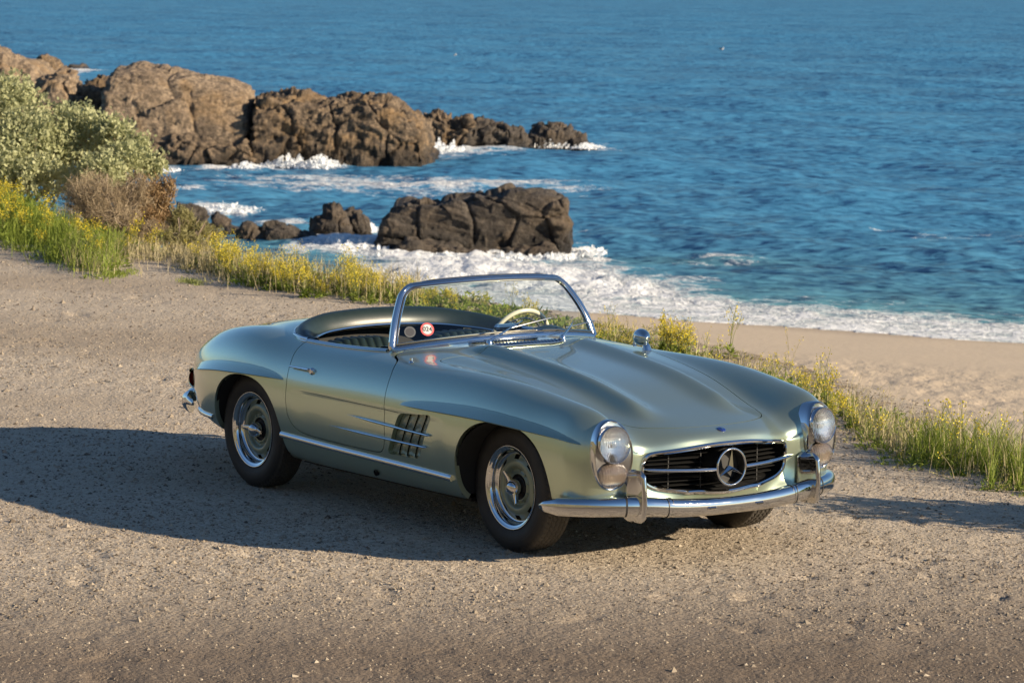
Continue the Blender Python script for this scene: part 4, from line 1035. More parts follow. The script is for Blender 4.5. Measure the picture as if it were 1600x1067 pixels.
# ------------------------------------------------ windshield
def ws_pt(s, t):
    """s from -1 (right) to 1, t from 0 (base) to 1 (top)"""
    s = np.asarray(s, float); t = np.asarray(t, float)
    bx, by, bz = .170-.157*s*s, .662*s, .925-.053*s*s
    tx, ty, tz = .0-.105*s*s, .512*s, 1.217-.030*s*s
    bow = .012*np.sin(np.pi*t)
    return np.stack([bx+(tx-bx)*t+bow, by+(ty-by)*t+np.sign(s)*.022*np.sin(np.pi*t)*np.abs(s), bz+(tz-bz)*t], -1)
def rr_loop(n_side=30, rs=.10, rt=.18):
    """rounded square loop in (s,t), tight base corners, wide top ones"""
    L_ = []
    for a in np.linspace(-math.pi, -math.pi/2, 8): L_.append((-1+rs*.5+rs*.5*math.cos(a), rt*.30+rt*.30*math.sin(a)))
    for s in np.linspace(-1+rs*.5, 1-rs*.5, n_side)[1:-1]: L_.append((s, 0))
    for a in np.linspace(-math.pi/2, 0, 8): L_.append((1-rs*.5+rs*.5*math.cos(a), rt*.30+rt*.30*math.sin(a)))
    for t in np.linspace(rt*.3, 1-rt, 12)[1:-1]: L_.append((1, t))
    for a in np.linspace(0, math.pi/2, 12): L_.append((1-rs+rs*math.cos(a), 1-rt+rt*math.sin(a)))
    for s in np.linspace(1-rs, -1+rs, n_side)[1:-1]: L_.append((s, 1))
    for a in np.linspace(math.pi/2, math.pi, 12): L_.append((-1+rs+rs*math.cos(a), 1-rt+rt*math.sin(a)))
    for t in np.linspace(1-rt, rt*.3, 12)[1:-1]: L_.append((-1, t))
    return np.array(L_)
WS = empty('windshield'); WS.parent = CAR
lp = rr_loop(); LP = ws_pt(lp[:,0], lp[:,1])
nrm = np.array([.80,0,.55]); 
wt = np.where(lp[:,1] < .03, 1.0, np.interp(lp[:,1], [0,.1,.8,1], [1.15,1.1,.98,.90]))
prof = np.array([(-.0165,-.013),(.013,-.013),(.0165,-.008),(.0165,.004),(.013,.010),(.004,.0125),(-.001,.0125),(-.0022,.0085),(-.0050,.0085),(-.0062,.0115),(-.0125,.0105),(-.0165,.005)])
def loop_frame(P, ref):
    t = np.roll(P,-1,0)-np.roll(P,1,0); t /= np.linalg.norm(t, axis=1, keepdims=True)
    c = P.mean(0); o = np.cross(t, ref); o /= np.linalg.norm(o, axis=1, keepdims=True); f = np.cross(o, t)
    return t, o, f
_, O_, F_ = loop_frame(LP, nrm)
P = LP[:,None]+(O_[:,None]*prof[None,:,:1]+F_[:,None]*prof[None,:,1:])*wt[:,None,None]
b = MB(); b.grid(P, closeu=True, closev=True); b.build('windshield_frame', M['chrome'], WS, auto=25)
in_ = LP-O_*.0155*np.sign((O_*(LP-LP.mean(0))).sum(1))[:,None]
b = MB(); b.tube(in_+F_*.011, .0036, 8, closed=True, up=(1,0,.5)); b.build('inner_seal', M['seal'], WS)
b = MB(); b.tube(LP-(LP-in_)*1.42+F_*.010, .0052, 8, closed=True, up=(1,0,.5)); b.build('inner_bead', M['chrome'], WS)
gs, gt = np.meshgrid(np.linspace(-.985,.985,40), np.linspace(.01,.985,16), indexing='ij')
lim = 1-.10*np.clip((gt-.76)/.24,0,1)**2
b = MB(); b.grid(ws_pt(gs*lim, gt)); GL = b.build('windshield_glass', M['glass'], WS)
# scuttle moulding that carries the frame down to the body
s = np.linspace(-1.0,1.0,60); B0 = ws_pt(s, 0*s); Bd = B0.copy(); Bd[:,2] -= .034; Bd[:,0] += .020; Bd[:,1] *= 1.012
mid = (B0+Bd)/2+np.array([.010,0,.004])
b = MB(); b.grid(np.array([B0+[.006,0,-.004], mid, Bd, Bd-[.03,0,.02]])); b.build('windshield_base_moulding', M['chrome'], WS)
# header latch rail on top of the frame
s = np.linspace(-.80,.80,50); T0 = ws_pt(s, 0*s+1)+np.array([-.012,0,.012]); b = MB(); b.tube(T0, np.interp(np.abs(s),[0,.7,.8],[1,1,.4]), prof=[(-.010,.006),(.010,.004),(.010,-.006),(-.010,-.006)], up=(0,0,1)); b.build('header_rail', M['seal'], WS)
# stickers inside the glass
def ws_frame(s, t):
    p = ws_pt(s,t); ds = ws_pt(s+.01,t)-ws_pt(s-.01,t); dt = ws_pt(s,t+.01)-ws_pt(s,t-.01)
    ds /= np.linalg.norm(ds); dt -= ds*(dt@ds); dt /= np.linalg.norm(dt); return p, ds, dt, np.cross(ds,dt)
def sticker(s, t, r, mats, name, text=None):
    p, e1, e2, n_ = ws_frame(s,t)
    if n_[0] < 0: n_ = -n_
    def disc(r0, r1, off, mat, nm, par):
        a = np.linspace(0,2*np.pi,40,endpoint=False); b = MB()
        mk = lambda r_: p+(np.cos(a)[:,None]*e1+np.sin(a)[:,None]*e2)*r_+n_*off
        b.grid(np.array([mk(r1), mk(max(r0,1e-4))]), closev=True, flip=False); o = b.build(nm, mat, par); return o
    root = disc(0, r, .0015, mats[0], name, WS)
    disc(0, r*.74, .0022, mats[1], name+'_face', None).parent = root if False else WS
    return p, e1, e2, n_
pst, e1, e2, n_ = sticker(-.735, .255, .036, (M['stickerred'], M['white']), 'round_sticker')
cu = bpy.data.curves.new('sticker_number', 'FONT'); cu.body = '024'; cu.size = .034; cu.align_x = 'CENTER'; cu.align_y = 'CENTER'; cu.extrude = .0002; cu.offset = .0007
tx = bpy.data.objects.new('tmp', cu); COL.objects.link(tx); bpy.context.view_layer.update()
me = bpy.data.meshes.new_from_object(tx); bpy.data.objects.remove(tx); me.name = 'sticker_number'; me.materials.clear(); me.materials.append(M['ink'])
nd = add('sticker_number', me, WS); e1n = e1; rot = 0.16
u_ = e1n*math.cos(rot)+e2*math.sin(rot)*-1; v_ = np.cross(n_, u_)
nd.matrix_world = Matrix(((u_[0],v_[0],n_[0],pst[0]+n_[0]*.003),(u_[1],v_[1],n_[1],pst[1]+n_[1]*.003),(u_[2],v_[2],n_[2],pst[2]+n_[2]*.003),(0,0,0,1)))
sticker(-.872, .25, .030, (M['greysticker'], M['ink']), 'round_sticker')
# wipers
for (px_, py_, s1, t1) in ((.285,-.235,.11,.22),(.285,.245,.72,.20)):
    q, m = on_body(px_, py_); q = q+m*.005
    tip = ws_pt(s1, t1)+np.array([.02,0,.012]); b = MB()
    b.lathe([(0,.03),(.012,.028),(.017,.015),(.02,0),(.02,-.02)], 16, 'z', flip=True); b.V[-1] = b.V[-1]+q
    mid = (q+tip)/2+np.array([.015,0,.018]); b.tube(crom([q+[0,0,.02], mid, tip], 14), np.linspace(.006,.0032,14), 8)
    WP = b.build('wiper_arm', M['chrome'], CAR)
    s2 = np.linspace(s1-.13, s1+.34, 16); BL = ws_pt(s2, t1-.06+np.linspace(-.05,.10,16))+np.array([.014,0,.009])
    b = MB(); b.tube(BL, .0042, 8); b.build('wiper_blade', M['steel'], WP)
# cowl intake grille
CG = MB(); CG2 = []
s = np.linspace(-.228,.228,40); P = []
for y in s:
    q0, m0 = on_body(.252-.10*y*y, y); q1, m1 = on_body(.318-.10*y*y, y); P.append([q0+m0*.003, (q0+q1)/2+m0*.004, q1+m1*.003])
CG.grid(np.array(P), flip=True); cg = CG.build('cowl_intake', M['black'], CAR)
b = MB()
for r_ in range(3):
    for i in range(20):
        y = -.215+.0226*i+(r_%2)*.011; x = .262+.022*r_-.10*y*y; q, m = on_body(x, y)
        b.tube(np.array([q+[-.009,-.009,.006], q+[0,0,.013], q+[.009,.009,.006]]), .0052, 6)
o_ = b.build('intake_mesh', M['chrome'], cg); tag(o_, kind='stuff')
for xx in (.248,.322):
    P = np.array([on_body(xx-.10*y*y, y)[0]+np.array([0,0,.007]) for y in s]); b = MB(); b.tube(P, .0032, 8); b.build('intake_frame', M['chrome'], cg)
# washer nozzle on the scuttle and its twin
for sg in (-1,1):
    q, m = on_body(.289, .726*sg); b = MB(); b.lathe([(0,.022),(.009,.021),(.010,.012),(.006,.009),(.011,.003),(.014,-.004)], 16, 'z', flip=True); b.V[-1] = b.V[-1]+q; b.build('fender_stud', M['chrome'], CAR)
# mirror on the far fender
q, m = on_body(.50, .63); b = MB()
b.tube(crom([q+[0.02,0,-.008], q+[.014,-.002,.018], q+[.004,-.004,.034]], 10), np.linspace(.026,.012,10), 12, sx=1.2)
mr = b.build('mirror_stem', M['chrome'], None)
b = MB(); b.lathe([(0,.072),(.012,.069),(.026,.055),(.038,.030),(.0435,.005),(.045,-.012),(.043,-.016),(.041,-.016)], 36, 'x'); b.lathe([(0,-.014),(.042,-.014)], 36, 'x', flip=True)
b.tf(rotm('z', -.30) @ rotm('y', -.05), q+np.array([-.018,-.008,.064])); FM = b.build('fender_mirror', M['chrome'], CAR); mr.parent = FM
# ------------------------------------------------ cockpit: padded rim, dash, wheel, seats
RH = crom([(-.70,.690),(-.82,.684),(-.93,.640),(-1.03,.565),(-1.12,.43),(-1.17,.24),(-1.185,0)], 40)
RIM = np.concatenate([RH*np.array([1,-1]), RH[::-1][1:]])
ti = np.gradient(RIM, axis=0); ti /= np.linalg.norm(ti, axis=1, keepdims=True); inw = np.stack([ti[:,1], -ti[:,0]], -1)
if (inw[len(RIM)//2] @ np.array([1,0])) < 0: inw = -inw
ss = np.linspace(-1,1,len(RIM)); kk = np.clip((1-np.abs(ss))/.75, 0, 1)**.75
rows = []
for i in range(len(RIM)):
    x, y = RIM[i]; zb = on_body(x-inw[i,0]*.03, y-inw[i,1]*.03)[0][2]; k = kk[i]
    pr_ = [(-.028,.000),(-.018,.010),(.0,.020+.014*k),(.03,.027+.020*k),(.06,.023+.017*k),(.084,.010+.008*k),(.098,-.010),(.104,-.028),(.105,-.044)]
    wsc = .45+.55*k
    rows.append([(x+inw[i,0]*a*wsc, y+inw[i,1]*a*wsc, zb+(c if c > -.01 else c*(.5+.5*k))+ (0)) for a, c in pr_])
P = np.array(rows); b = MB(); b.grid(P, flip=True); b.build('cockpit_rim_pad', M['leather'], CAR, auto=None)
b = MB(); b.tube(P[:,-1]+np.stack([inw[:,0]*.006, inw[:,1]*.006, 0*ss], -1), .0085, 8); b.build('rim_trim', M['chrome'], CAR)
b = MB(); b.tube(P[:,0]+np.array([0,0,.004]), .0055, 8); b.build('rim_trim', M['chrome'], CAR)
# bright moulding along the door tops
for sg in (-1,1):
    y_ = crom([(-.745,.690),(-.55,.688),(-.37,.684),(-.15,.672),(-.03,.652)], 40); Pm = []
    for x, y in y_:
        q, m = on_body(x, y+.010); Pm.append(q+np.array([0,-.006,.003]))
    Pm = np.array(Pm)*np.array([1,sg,1]); b = MB(); b.tube(Pm, .017, 12, sy=.6); b.build('door_top_moulding', M['chrome'], DOORS[0 if sg < 0 else 1])
    # latch end piece at the rear of the door top
    b = MB(); b.tube(crom([(-.75,sg*.692,.856),(-.82,sg*.700,.862),(-.90,sg*.690,.872)], 12), np.linspace(.012,.007,12), 10); b.build('hood_frame_clasp', M['chrome'], CAR)
# dash
rows = []
for y in np.linspace(-.62,.62,60):
    e = max(0.0, 1-(abs(y)/.64)**4); hump = .050*math.exp(-((y-.36)/.17)**2)+.018*math.exp(-((y)/.10)**2)*0
    xb = ws_pt(y/.662,0)[0]-.03; z0 = .895-.03*(abs(y)/.62)**2
    rows.append([(xb,y,z0),(xb-.04,y,z0+.012+hump*.8),(xb-.09,y,z0+.014+hump),(xb-.15,y,z0+.008+hump*.85),(xb-.19,y,z0-.015+hump*.5),(xb-.20,y,z0-.05),(xb-.17,y,z0-.16),(xb-.15,y,z0-.25)])
b = MB(); b.grid(np.array(rows), flip=True); DS = b.build('dashboard', M['leather'], CAR, auto=None)
for y in (.28,.44): b = MB(); b.lathe([(0,0),(.05,0),(.055,.012),(.052,.014)], 24, 'x'); b.tf(rotm('z', math.pi), (-.045,y,.86)); b.build('gauge', M['chrome'], DS)
b = MB(); b.box((.055,.035,.957), (.05,.135,.038), bev=.014); b.tube(np.array([[.055,.03,.94],[.075,.03,.90]]), .009, 10); b.build('rear_view_mirror', M['chrome'], CAR)
# steering wheel
SWc = np.array([-.275,.36,.822]); tilt = math.radians(20); a = np.linspace(0,2*np.pi,72,endpoint=False)
RW = rotm('y', tilt)
b = MB(); rr = .0115*(1+.10*np.sign(np.sin(a*36))); b.tube(np.stack([0*a,.197*np.sin(a),.197*np.cos(a)],-1), .0125, 12, closed=True, up=(1,0,0)); b.tf(RW, SWc); SW = b.build('steering_wheel', M['cream'], CAR)
b = MB(); b.tube(np.stack([0*a,.150*np.sin(a),.150*np.cos(a)],-1), .005, 8, closed=True, up=(1,0,0)); b.tf(RW, SWc); b.build('horn_ring', M['chrome'], SW)
b = MB(); b.lathe([(0,-.03),(.04,-.025),(.05,0),(.05,.03)], 24, 'x'); b.box((0,.1,0), (.012,.2,.02), bev=.005); b.box((0,-.1,0), (.012,.2,.02), bev=.005); b.tube(np.array([[.02,0,0],[.30,0,-.05]]), .02, 10); b.tf(RW, SWc); b.build('wheel_hub', M['cream'], SW)
# seats
for sy in (-1,1):
    ST = empty('seat'); ST.parent = CAR
    b = MB(); b.box((-.52,sy*.32,.47), (.52,.46,.16), bev=.05); b.build('seat_cushion', M['leather'], ST)
    rows = []
    ys = np.linspace(-.25,.25,101)
    for y in ys:
        pleat = .019*abs(math.sin(y/.050*math.pi))**.5 if abs(y) < .215 else 0.006
        e = (1-abs(y/.255)**4)**.25; zt = .60+.240*e; row = []
        for t in np.linspace(0,1,16):
            ang = t*math.pi; d_ = .062*max(e,.05)+pleat
            if t < .4: q_ = (-.715+ .10*(.4-t)/.4*1.0+d_, y, .50+(zt-.07-.50)*t/.4)
            elif t > .6: q_ = (-.76-d_, y, .50+(zt-.07-.50)*(1-t)/.4)
            else:
                th = (t-.4)/.2*math.pi; q_ = (-.7375+math.cos(th)*(.0225+d_), y, zt-.07+math.sin(th)*(.07+pleat))
            row.append(q_)
        rows.append(row)
    P = np.array(rows)+np.array([-.05,sy*.33,.0]); b = MB(); b.grid(P, flip=True); b.build('seat_back', M['leather'], ST, auto=None)
# ------------------------------------------------ wheels
def tyre_mesh():
    prof = []                                                            # (r, y) outer side is -y
    R0, W = .3215, .088
    pts = [(.196,-.062),(.205,-.074),(.225,-.083),(.255,-.0895),(.283,-.0865),(.301,-.079),(.3125,-.069)]
    pr1 = crom(pts, 40)
    for r0 in (.2145,.2365,.2715,.2775): pr1[:,1] -= .0011*np.exp(-((pr1[:,0]-r0)/.0016)**2)
    tr = [(.3185+.0030*(1-(abs(y)/.064)**2), y) for y in np.linspace(-.064,.064,61)]
    prof = np.concatenate([pr1, tr, (pr1*np.array([1,-1]))[::-1]])
    n = 448; a = np.arange(n)*2*np.pi/n
    r = np.broadcast_to(prof[:,0][:,None], (len(prof), n)).copy(); y = prof[:,1][:,None]
    g = np.zeros_like(r); zz = .0040*(2*np.abs(((a*64/(2*np.pi)) % 1)-.5)*2-1)
    tread = np.abs(y) < .0635
    for y0 in (-.040,-.0135,.0135,.040): g = np.maximum(g, np.exp(-((y-y0-zz)/.0026)**4))
    lat = ((a*64/(2*np.pi)+ y/.020*.5) % 1); g = np.maximum(g, np.exp(-((np.minimum(lat,1-lat))/.085)**4)*(np.abs(((y+.1+.0135) % .0265)-.0265/2) > .006)*.9)
    r = r-np.where(tread, g, 0)*.0068
    sh = (np.abs(y) > .0635) & (prof[:,0][:,None] > .298); r = r-np.where(sh, np.exp(-((np.minimum(lat,1-lat))/.12)**4), 0)*.0035
    P = np.stack([r*np.cos(a), np.broadcast_to(y, r.shape), r*np.sin(a)], -1)
    b = MB(); b.grid(P, closev=True); return b.mesh('tyre', M['rubber'], auto=None)
TY = tyre_mesh()
def rim_meshes():
    b = MB(); b.lathe([(.1985,-.066),(.2055,-.0735),(.2085,-.079),(.2080,-.0815),(.2045,-.0820),(.1995,-.0785),(.1945,-.0745),(.1885,-.0735),(.1845,-.0700),(.1815,-.050),(.176,-.0335),(.168,-.029),(.166,-.029)], 96, 'y', flip=True)
    ring_ = b.mesh('rim_ring', M['chrome'], auto=60)
    # painted disc with eight slots round its edge
    prof = crom([(.167,-.028),(.160,-.0285),(.150,-.034),(.136,-.043),(.122,-.047),(.108,-.0455),(.099,-.038),(.092,-.0285),(.084,-.024),(.076,-.027),(.070,-.031),(.064,-.030)], 70)
    n = 192; a = np.arange(n)*2*np.pi/n; P = np.stack([prof[:,0][:,None]*np.cos(a), np.broadcast_to(prof[:,1][:,None], (70,n)), prof[:,0][:,None]*np.sin(a)], -1)
    i = np.arange(69)[:,None]; j = np.arange(n)[None,:]; j2 = (j+1)%n
    Q = np.stack(np.broadcast_arrays(i*n+j,(i+1)*n+j,(i+1)*n+j2,i*n+j2), -1).reshape(-1,4)
    V = P.reshape(-1,3); c = V[Q].mean(1); rr_ = np.hypot(c[:,0],c[:,2]); an = (np.arctan2(c[:,2],c[:,0])/(2*np.pi)*8) % 1
    slot = (rr_ > .1395) & (rr_ < .1625) & (np.abs(an-.5) < .16)
    b = MB(); b.put(V, Q[~slot][:, ::-1]); disc = b.mesh('wheel_disc', M['wheelpaint_ventshade'], auto=60)
    b = MB(); b.lathe([(.1655,-.018),(.06,-.012),(0,-.012)], 48, 'y', flip=True); b.lathe([(.066,-.029),(.060,-.020),(.05,-.018),(.048,-.024),(.036,-.026),(0,-.026)], 48, 'y', flip=True)
    back = b.mesh('brake_drum', M['black'], auto=40)
    b = MB()
    for k in range(10):
        t = k*2*np.pi/10; q = (.079*math.cos(t), -.027, .079*math.sin(t)); b2 = MB(); b2.lathe([(0,-.006),(.0048,-.006),(.0055,0)], 8, 'y', flip=True); b.put(b2.V[0]+np.array(q), b2.Q[0])
    riv = b.mesh('hub_rivets', M['wheelpaint_ventshade'])
    b = MB(); b.lathe([(.040,-.020),(.041,-.050),(.039,-.066),(.034,-.080),(.024,-.091),(.012,-.096),(0,-.097)], 36, 'y', flip=True)
    for sgn in (-1,1):
        rows = []
        for t in np.linspace(0,1,10):
            x = sgn*(.028+.062*t); w = .0165*(1-.45*t); y0 = -.068-.014*t**1.5; h = .012*(1-.35*t)
            rows.append([(x,y0-h,0),(x,y0-h*.5,w),(x,y0+h,w),(x,y0+h,-w),(x,y0-h*.5,-w)])
        P = np.array(rows); b.grid(P, closev=True, flip=sgn < 0); b.fan(P[-1], flip=sgn > 0)
    spin = b.mesh('knock_off_nut', M['chrome'], auto=45)
    return ring_, disc, back, riv, spin
RM = rim_meshes()
for (x, y, sg, ang) in ((1.2,-.672,-1,.95),(-1.2,-.692,-1,.06),(1.2,.672,1,.8),(-1.2,.692,1,1.9)):
    w = empty('wheel', (x,y,.3165), (0,0,0 if sg < 0 else math.pi)); w.parent = CAR
    for nm, me in zip(('tyre','rim_ring','wheel_disc','brake_drum','hub_rivets','knock_off_nut'), (TY,)+RM):
        o = add(nm, me, w)
        if nm == 'knock_off_nut': o.rotation_euler = (0,ang,0)
        elif nm != 'tyre': o.rotation_euler = (0,.35,0)
        if nm == 'hub_rivets': o['kind'] = 'stuff'
    # valve stem
b = MB(); b.tube(np.array([[.16,-.03,.0],[.172,-.055,0]]), .004, 8)
# ---------------------------------------------------------------- loose stones on the lot: too many to count
def stones():
    rg = np.random.default_rng(8)
    def batch(n, r0, r1, smin, smax, pw):
        r = np.sqrt(rg.uniform(r0*r0, r1*r1, n)); a = rg.uniform(-rad(13.5), rad(13.5), n)
        x = _C[0]+r*(FWD2[0]*np.cos(a)+RGT2[0]*np.sin(a)); y = _C[1]+r*(FWD2[1]*np.cos(a)+RGT2[1]*np.sin(a))
        d = y-edge_y(x); dens = fbm(P3(x*.45, y*.45, 2), 3)+.6*fbm(P3(x*1.7, y*1.7, 4), 2)
        k = (d < .9) & ((r > 13.9+.5*fbm(P3(x*.5,y*.5,8),2)) | (rg.uniform(0,1,n) < .4)) & (dens-.9*(lane_of(x,y)-.35) > rg.uniform(-.75,.55,n))
        x, y = x[k], y[k]; s = smin*(smax/smin)**(rg.uniform(0,1,len(x))**pw); return x, y, s
    X = []; Y = []; S = []
    for args in ((100000,9.5,17,.0032,.010,1.5),(48000,14,27,.006,.013,1.2),(26000,22,38,.010,.018,1.2),(36000,10,20,.006,.015,1.6),(3600,9.5,22,.010,.026,2.4),(700,20,36,.018,.04,2.0)):
        x, y, s = batch(*args); X.append(x); Y.append(y); S.append(s)
    x, y, s = np.concatenate(X), np.concatenate(Y), np.concatenate(S); n = len(x)
    z = lot_z(x, y)
    base = np.array([[1,0,0],[.3,.95,0],[-.8,.6,0],[-.8,-.6,0],[.3,-.95,0],[.1,.05,.8]], float)
    V = base[None]*(1+rg.uniform(-.3,.3,(n,6,1))); a = rg.uniform(0,6.28,n); c, si = np.cos(a)[:,None], np.sin(a)[:,None]
    asp = rg.uniform(.55,1.0,n)[:,None]; vx, vy, vz = V[...,0], V[...,1]*asp, V[...,2]*rg.uniform(.5,1.0,n)[:,None]+rg.uniform(-.12,.1,(n,1))
    vx = vx+0; W = np.stack([(vx*c-vy*si)*s[:,None]+x[:,None], (vx*si+vy*c)*s[:,None]+y[:,None], vz*s[:,None]+z[:,None]-.001], -1)
    W[:,5,:2] += (rg.uniform(-.35,.35,(n,2))*s[:,None])
    T = np.array([[0,1,5],[1,2,5],[2,3,5],[3,4,5],[4,0,5]]); TT = (np.arange(n)[:,None,None]*6+T[None]).reshape(-1,3)
    me = mesh_np('loose_gravel', W.reshape(-1,3), TT, M['stone'], smooth=False)
    set_attr(me, 'tone', np.repeat(rg.uniform(0,1,n), 6)); tag(add('loose_gravel', me), kind='stuff')
def stone_mat():
    m = Mat('loose_stone'); t = m.attr('tone')
    m.set(base=m.ramp(t, [(0,(.08,.062,.047)),(.35,(.22,.18,.135)),(.85,(.33,.275,.205)),(1,(.42,.36,.28))]), rough=.9, spec=.2); return m.m
M['stone'] = stone_mat()
stones()
# ---------------------------------------------------------------- vegetation
def leaf_mat(name, a, b, trans=.25, rough=.6):
    m = Mat(name); t = m.attr('tone'); col = m.mix(t, a, b); m.set(base=col, rough=rough, spec=.25)
    if trans:
        tl = m.node('ShaderNodeBsdfTranslucent', None, Color=col); mx = m.node('ShaderNodeMixShader', None, Fac=trans)
        m.l.new(m.b.outputs[0], mx.inputs[1]); m.l.new(tl.outputs[0], mx.inputs[2]); m.l.new(mx.outputs[0], m.out.inputs[0])
    return m.m
M['sage'] = leaf_mat('grey_green_leaf', (.31,.33,.165), (.55,.55,.32), .4)
M['twig'] = simple('dry_twig', (.21,.165,.115), .9)
M['dryleaf'] = leaf_mat('dry_leaf', (.27,.205,.13), (.44,.36,.235), .25)
M['rust'] = leaf_mat('rusty_leaf', (.20,.12,.06), (.33,.24,.12), .15)
M['green'] = leaf_mat('fresh_leaf', (.13,.19,.022), (.31,.36,.065), .4)
M['olive'] = leaf_mat('olive_leaf', (.20,.19,.07), (.38,.34,.16), .3)
M['stem'] = leaf_mat('flower_stem', (.14,.18,.045), (.27,.28,.10), .2)
M['straw'] = leaf_mat('straw_stem', (.34,.29,.16), (.50,.43,.26), .2)
M['yellow'] = leaf_mat('yellow_petal', (.62,.47,.02), (.78,.66,.07), .3)
def cards(C, dirs, L, W, rg, tone=None):
    """pointed leaf faces: centre, direction, length, width"""
    n = len(C); t = rg.normal(size=(n,3)); t -= dirs*(t*dirs).sum(1,keepdims=True); t /= np.linalg.norm(t,axis=1,keepdims=True)+1e-9
    L = np.broadcast_to(L,(n,))[:,None]; W = np.broadcast_to(W,(n,))[:,None]
    V = np.stack([C-dirs*L*.5, C+t*W*.5, C+dirs*L*.5, C-t*W*.5], 1)
    Q = np.arange(n*4).reshape(-1,4); tone = rg.uniform(0,1,n) if tone is None else tone
    return V.reshape(-1,3), Q, np.repeat(np.clip(tone,0,1), 4)
def unit(v): return v/(np.linalg.norm(v,axis=-1,keepdims=True)+1e-9)
def shrub(name, label, lumps, leaves, size, mat, seed, base, group=None, upward=.5, cat='shrub', twigs=40, twigmat=None, thin=.55, long_=1.0):
    """lumps: (x,y,z,rx,ry,rz); leaves sit in sprigs through the outer half of every lump"""
    rg = np.random.default_rng(seed); lumps = np.asarray(lumps, float); w = (lumps[:,3]*lumps[:,5]); w /= w.sum()
    root = tag(empty(name, base), label, cat, group); B0 = np.asarray(base, float); Vs = []; Qs = []; Ts = []; k0 = 0; tw = MB()
    for lp_, wi in zip(lumps, w):
        ns = max(8, int(leaves*wi/14)); d = unit(rg.normal(size=(ns,3))); d[:,2] = np.where(d[:,2] < -.25, -d[:,2], d[:,2])
        rr = rg.uniform(.45,1.0,ns)**.55*(1+.35*fbm(d*2.2+seed+lp_[:3]*.7,3)); P = lp_[:3]+d*rr[:,None]*lp_[3:6]
        up = unit(d+np.array([0,0,upward])+rg.normal(size=(ns,3))*.25)
        for j in range(14):
            q = P+up*(rg.uniform(-1,1,(ns,1))*size*1.6)+rg.normal(size=(ns,3))*size*.55
            dr = unit(up+rg.normal(size=(ns,3))*.75)
            V, Q, T = cards(q, dr, size*long_*rg.uniform(.6,1.3,ns), size*thin, rg, .35+.4*rg.uniform(-1,1,ns)+.15*(rr-.7)); Vs.append(V-B0); Qs.append(Q+k0); Ts.append(T); k0 += len(V)
    me = mesh_np('foliage', np.concatenate(Vs), np.concatenate(Qs), mat, smooth=False); set_attr(me, 'tone', np.concatenate(Ts)); add('foliage', me, root)['kind'] = 'stuff'
    if twigs:
        for lp_, wi in zip(lumps, w):
            for j in range(max(2,int(twigs*wi))):
                d = unit(rg.normal(size=3)+np.array([0,0,.8])); e = lp_[:3]+d*lp_[3:6]*rg.uniform(.6,.95); s0 = np.array([B0[0]+(lp_[0]-B0[0])*.5, B0[1]+(lp_[1]-B0[1])*.5, max(B0[2]-.05, lp_[2]-lp_[5]*1.1)])
                m_ = (s0+e)/2+rg.normal(size=3)*.08; tw.tube(np.array([s0,m_,e])-B0, [.018,.011,.004], 5, cap=False)
        tw.build('branches', twigmat or M['twig'], root, auto=None)['kind'] = 'stuff'
    return root
def px_lump(u, v, D, wpx, hpx, depth=None):
    p = at_fwd(u, v, D); k = D/FPX; return (p[0], p[1], p[2], wpx*k, (depth or wpx*k*.9), hpx*k)
def pbase(u, v, D): p = at_fwd(u, v, D); return (p[0], p[1], p[2])
def lumps_px(L, D): return [px_lump(u, v, D+(o[0] if o else 0), w, h) for (u, v, w, h, *o) in L]
shrub('sagebrush', 'big pale grey-green bush filling the left edge of the picture above the flowers', lumps_px([(-40,215,90,80,1.0),(15,190,70,62,.8),(40,250,80,70,0),(100,232,66,60,.4),(-10,280,80,55,-.6),(70,290,70,42,-.8),(145,222,46,44,.3),(8,150,40,30,1.0),(120,185,32,22,.8),(60,250,70,60,.2),(120,280,60,40,0),(20,300,90,40,-.4)], 36.5), 26000, .060, M['sage'], 31, pbase(40,330,36.5), upward=.9)
shrub('sagebrush', 'lower grey-green bush on the seaward shoulder of the big pale bush', lumps_px([(178,222,34,34,.5),(212,248,28,30,.3),(240,272,20,26,0),(190,262,38,34,-.2),(160,280,40,34,-.6)], 36.0), 6500, .056, M['sage'], 32, pbase(200,310,36), upward=.9)
shrub('dry_bush', 'tangled dry brown bush below the pale grey-green bush', lumps_px([(150,320,52,38,0),(200,328,46,42,.2),(120,312,34,26,.2),(178,352,44,34,-.3),(130,345,44,26,-.2),(215,300,22,26,.2),(235,372,34,22,-.4),(150,292,26,20,.3)], 34.2), 8000, .036, M['dryleaf'], 33, pbase(170,375,34.2), upward=1.0, twigs=420, thin=.12, long_=4.2)
shrub('dry_bush', 'rust coloured dry bush at the seaward end of the bank', lumps_px([(236,318,34,36,0),(252,348,26,34,0),(222,356,32,36,-.2),(262,300,12,20,0)], 34.6), 6500, .036, M['rust'], 34, pbase(238,390,34.6), upward=1.2, twigs=160, thin=.30, long_=2.0)
shrub('dry_bush', 'pale straw coloured brush running down to the flowers by the boulders', lumps_px([(282,350,22,20,0),(306,366,24,16,0),(330,372,20,12,.2),(272,378,26,18,-.3),(300,388,26,14,-.3)], 34.0), 5200, .034, M['olive'], 35, pbase(296,398,34), upward=1.2, twigs=140, thin=.22, long_=2.4)
def out_bush(x, y, rx, ry, h, seed, label): shrub('sagebrush', label, [(x,y,h*.45,rx,ry,h*.5),(x+.2,y+.1,h*.35,rx*.8,ry,h*.4),(x-.25,y-.05,h*.3,rx*.7,ry*.8,h*.35)], 5000, .05, M['green'], seed, (x,y,0), upward=.8)
out_bush(3.15, 3.0, .62, .45, .92, 36, 'dense green bush on the lot edge just outside the right side of the picture')
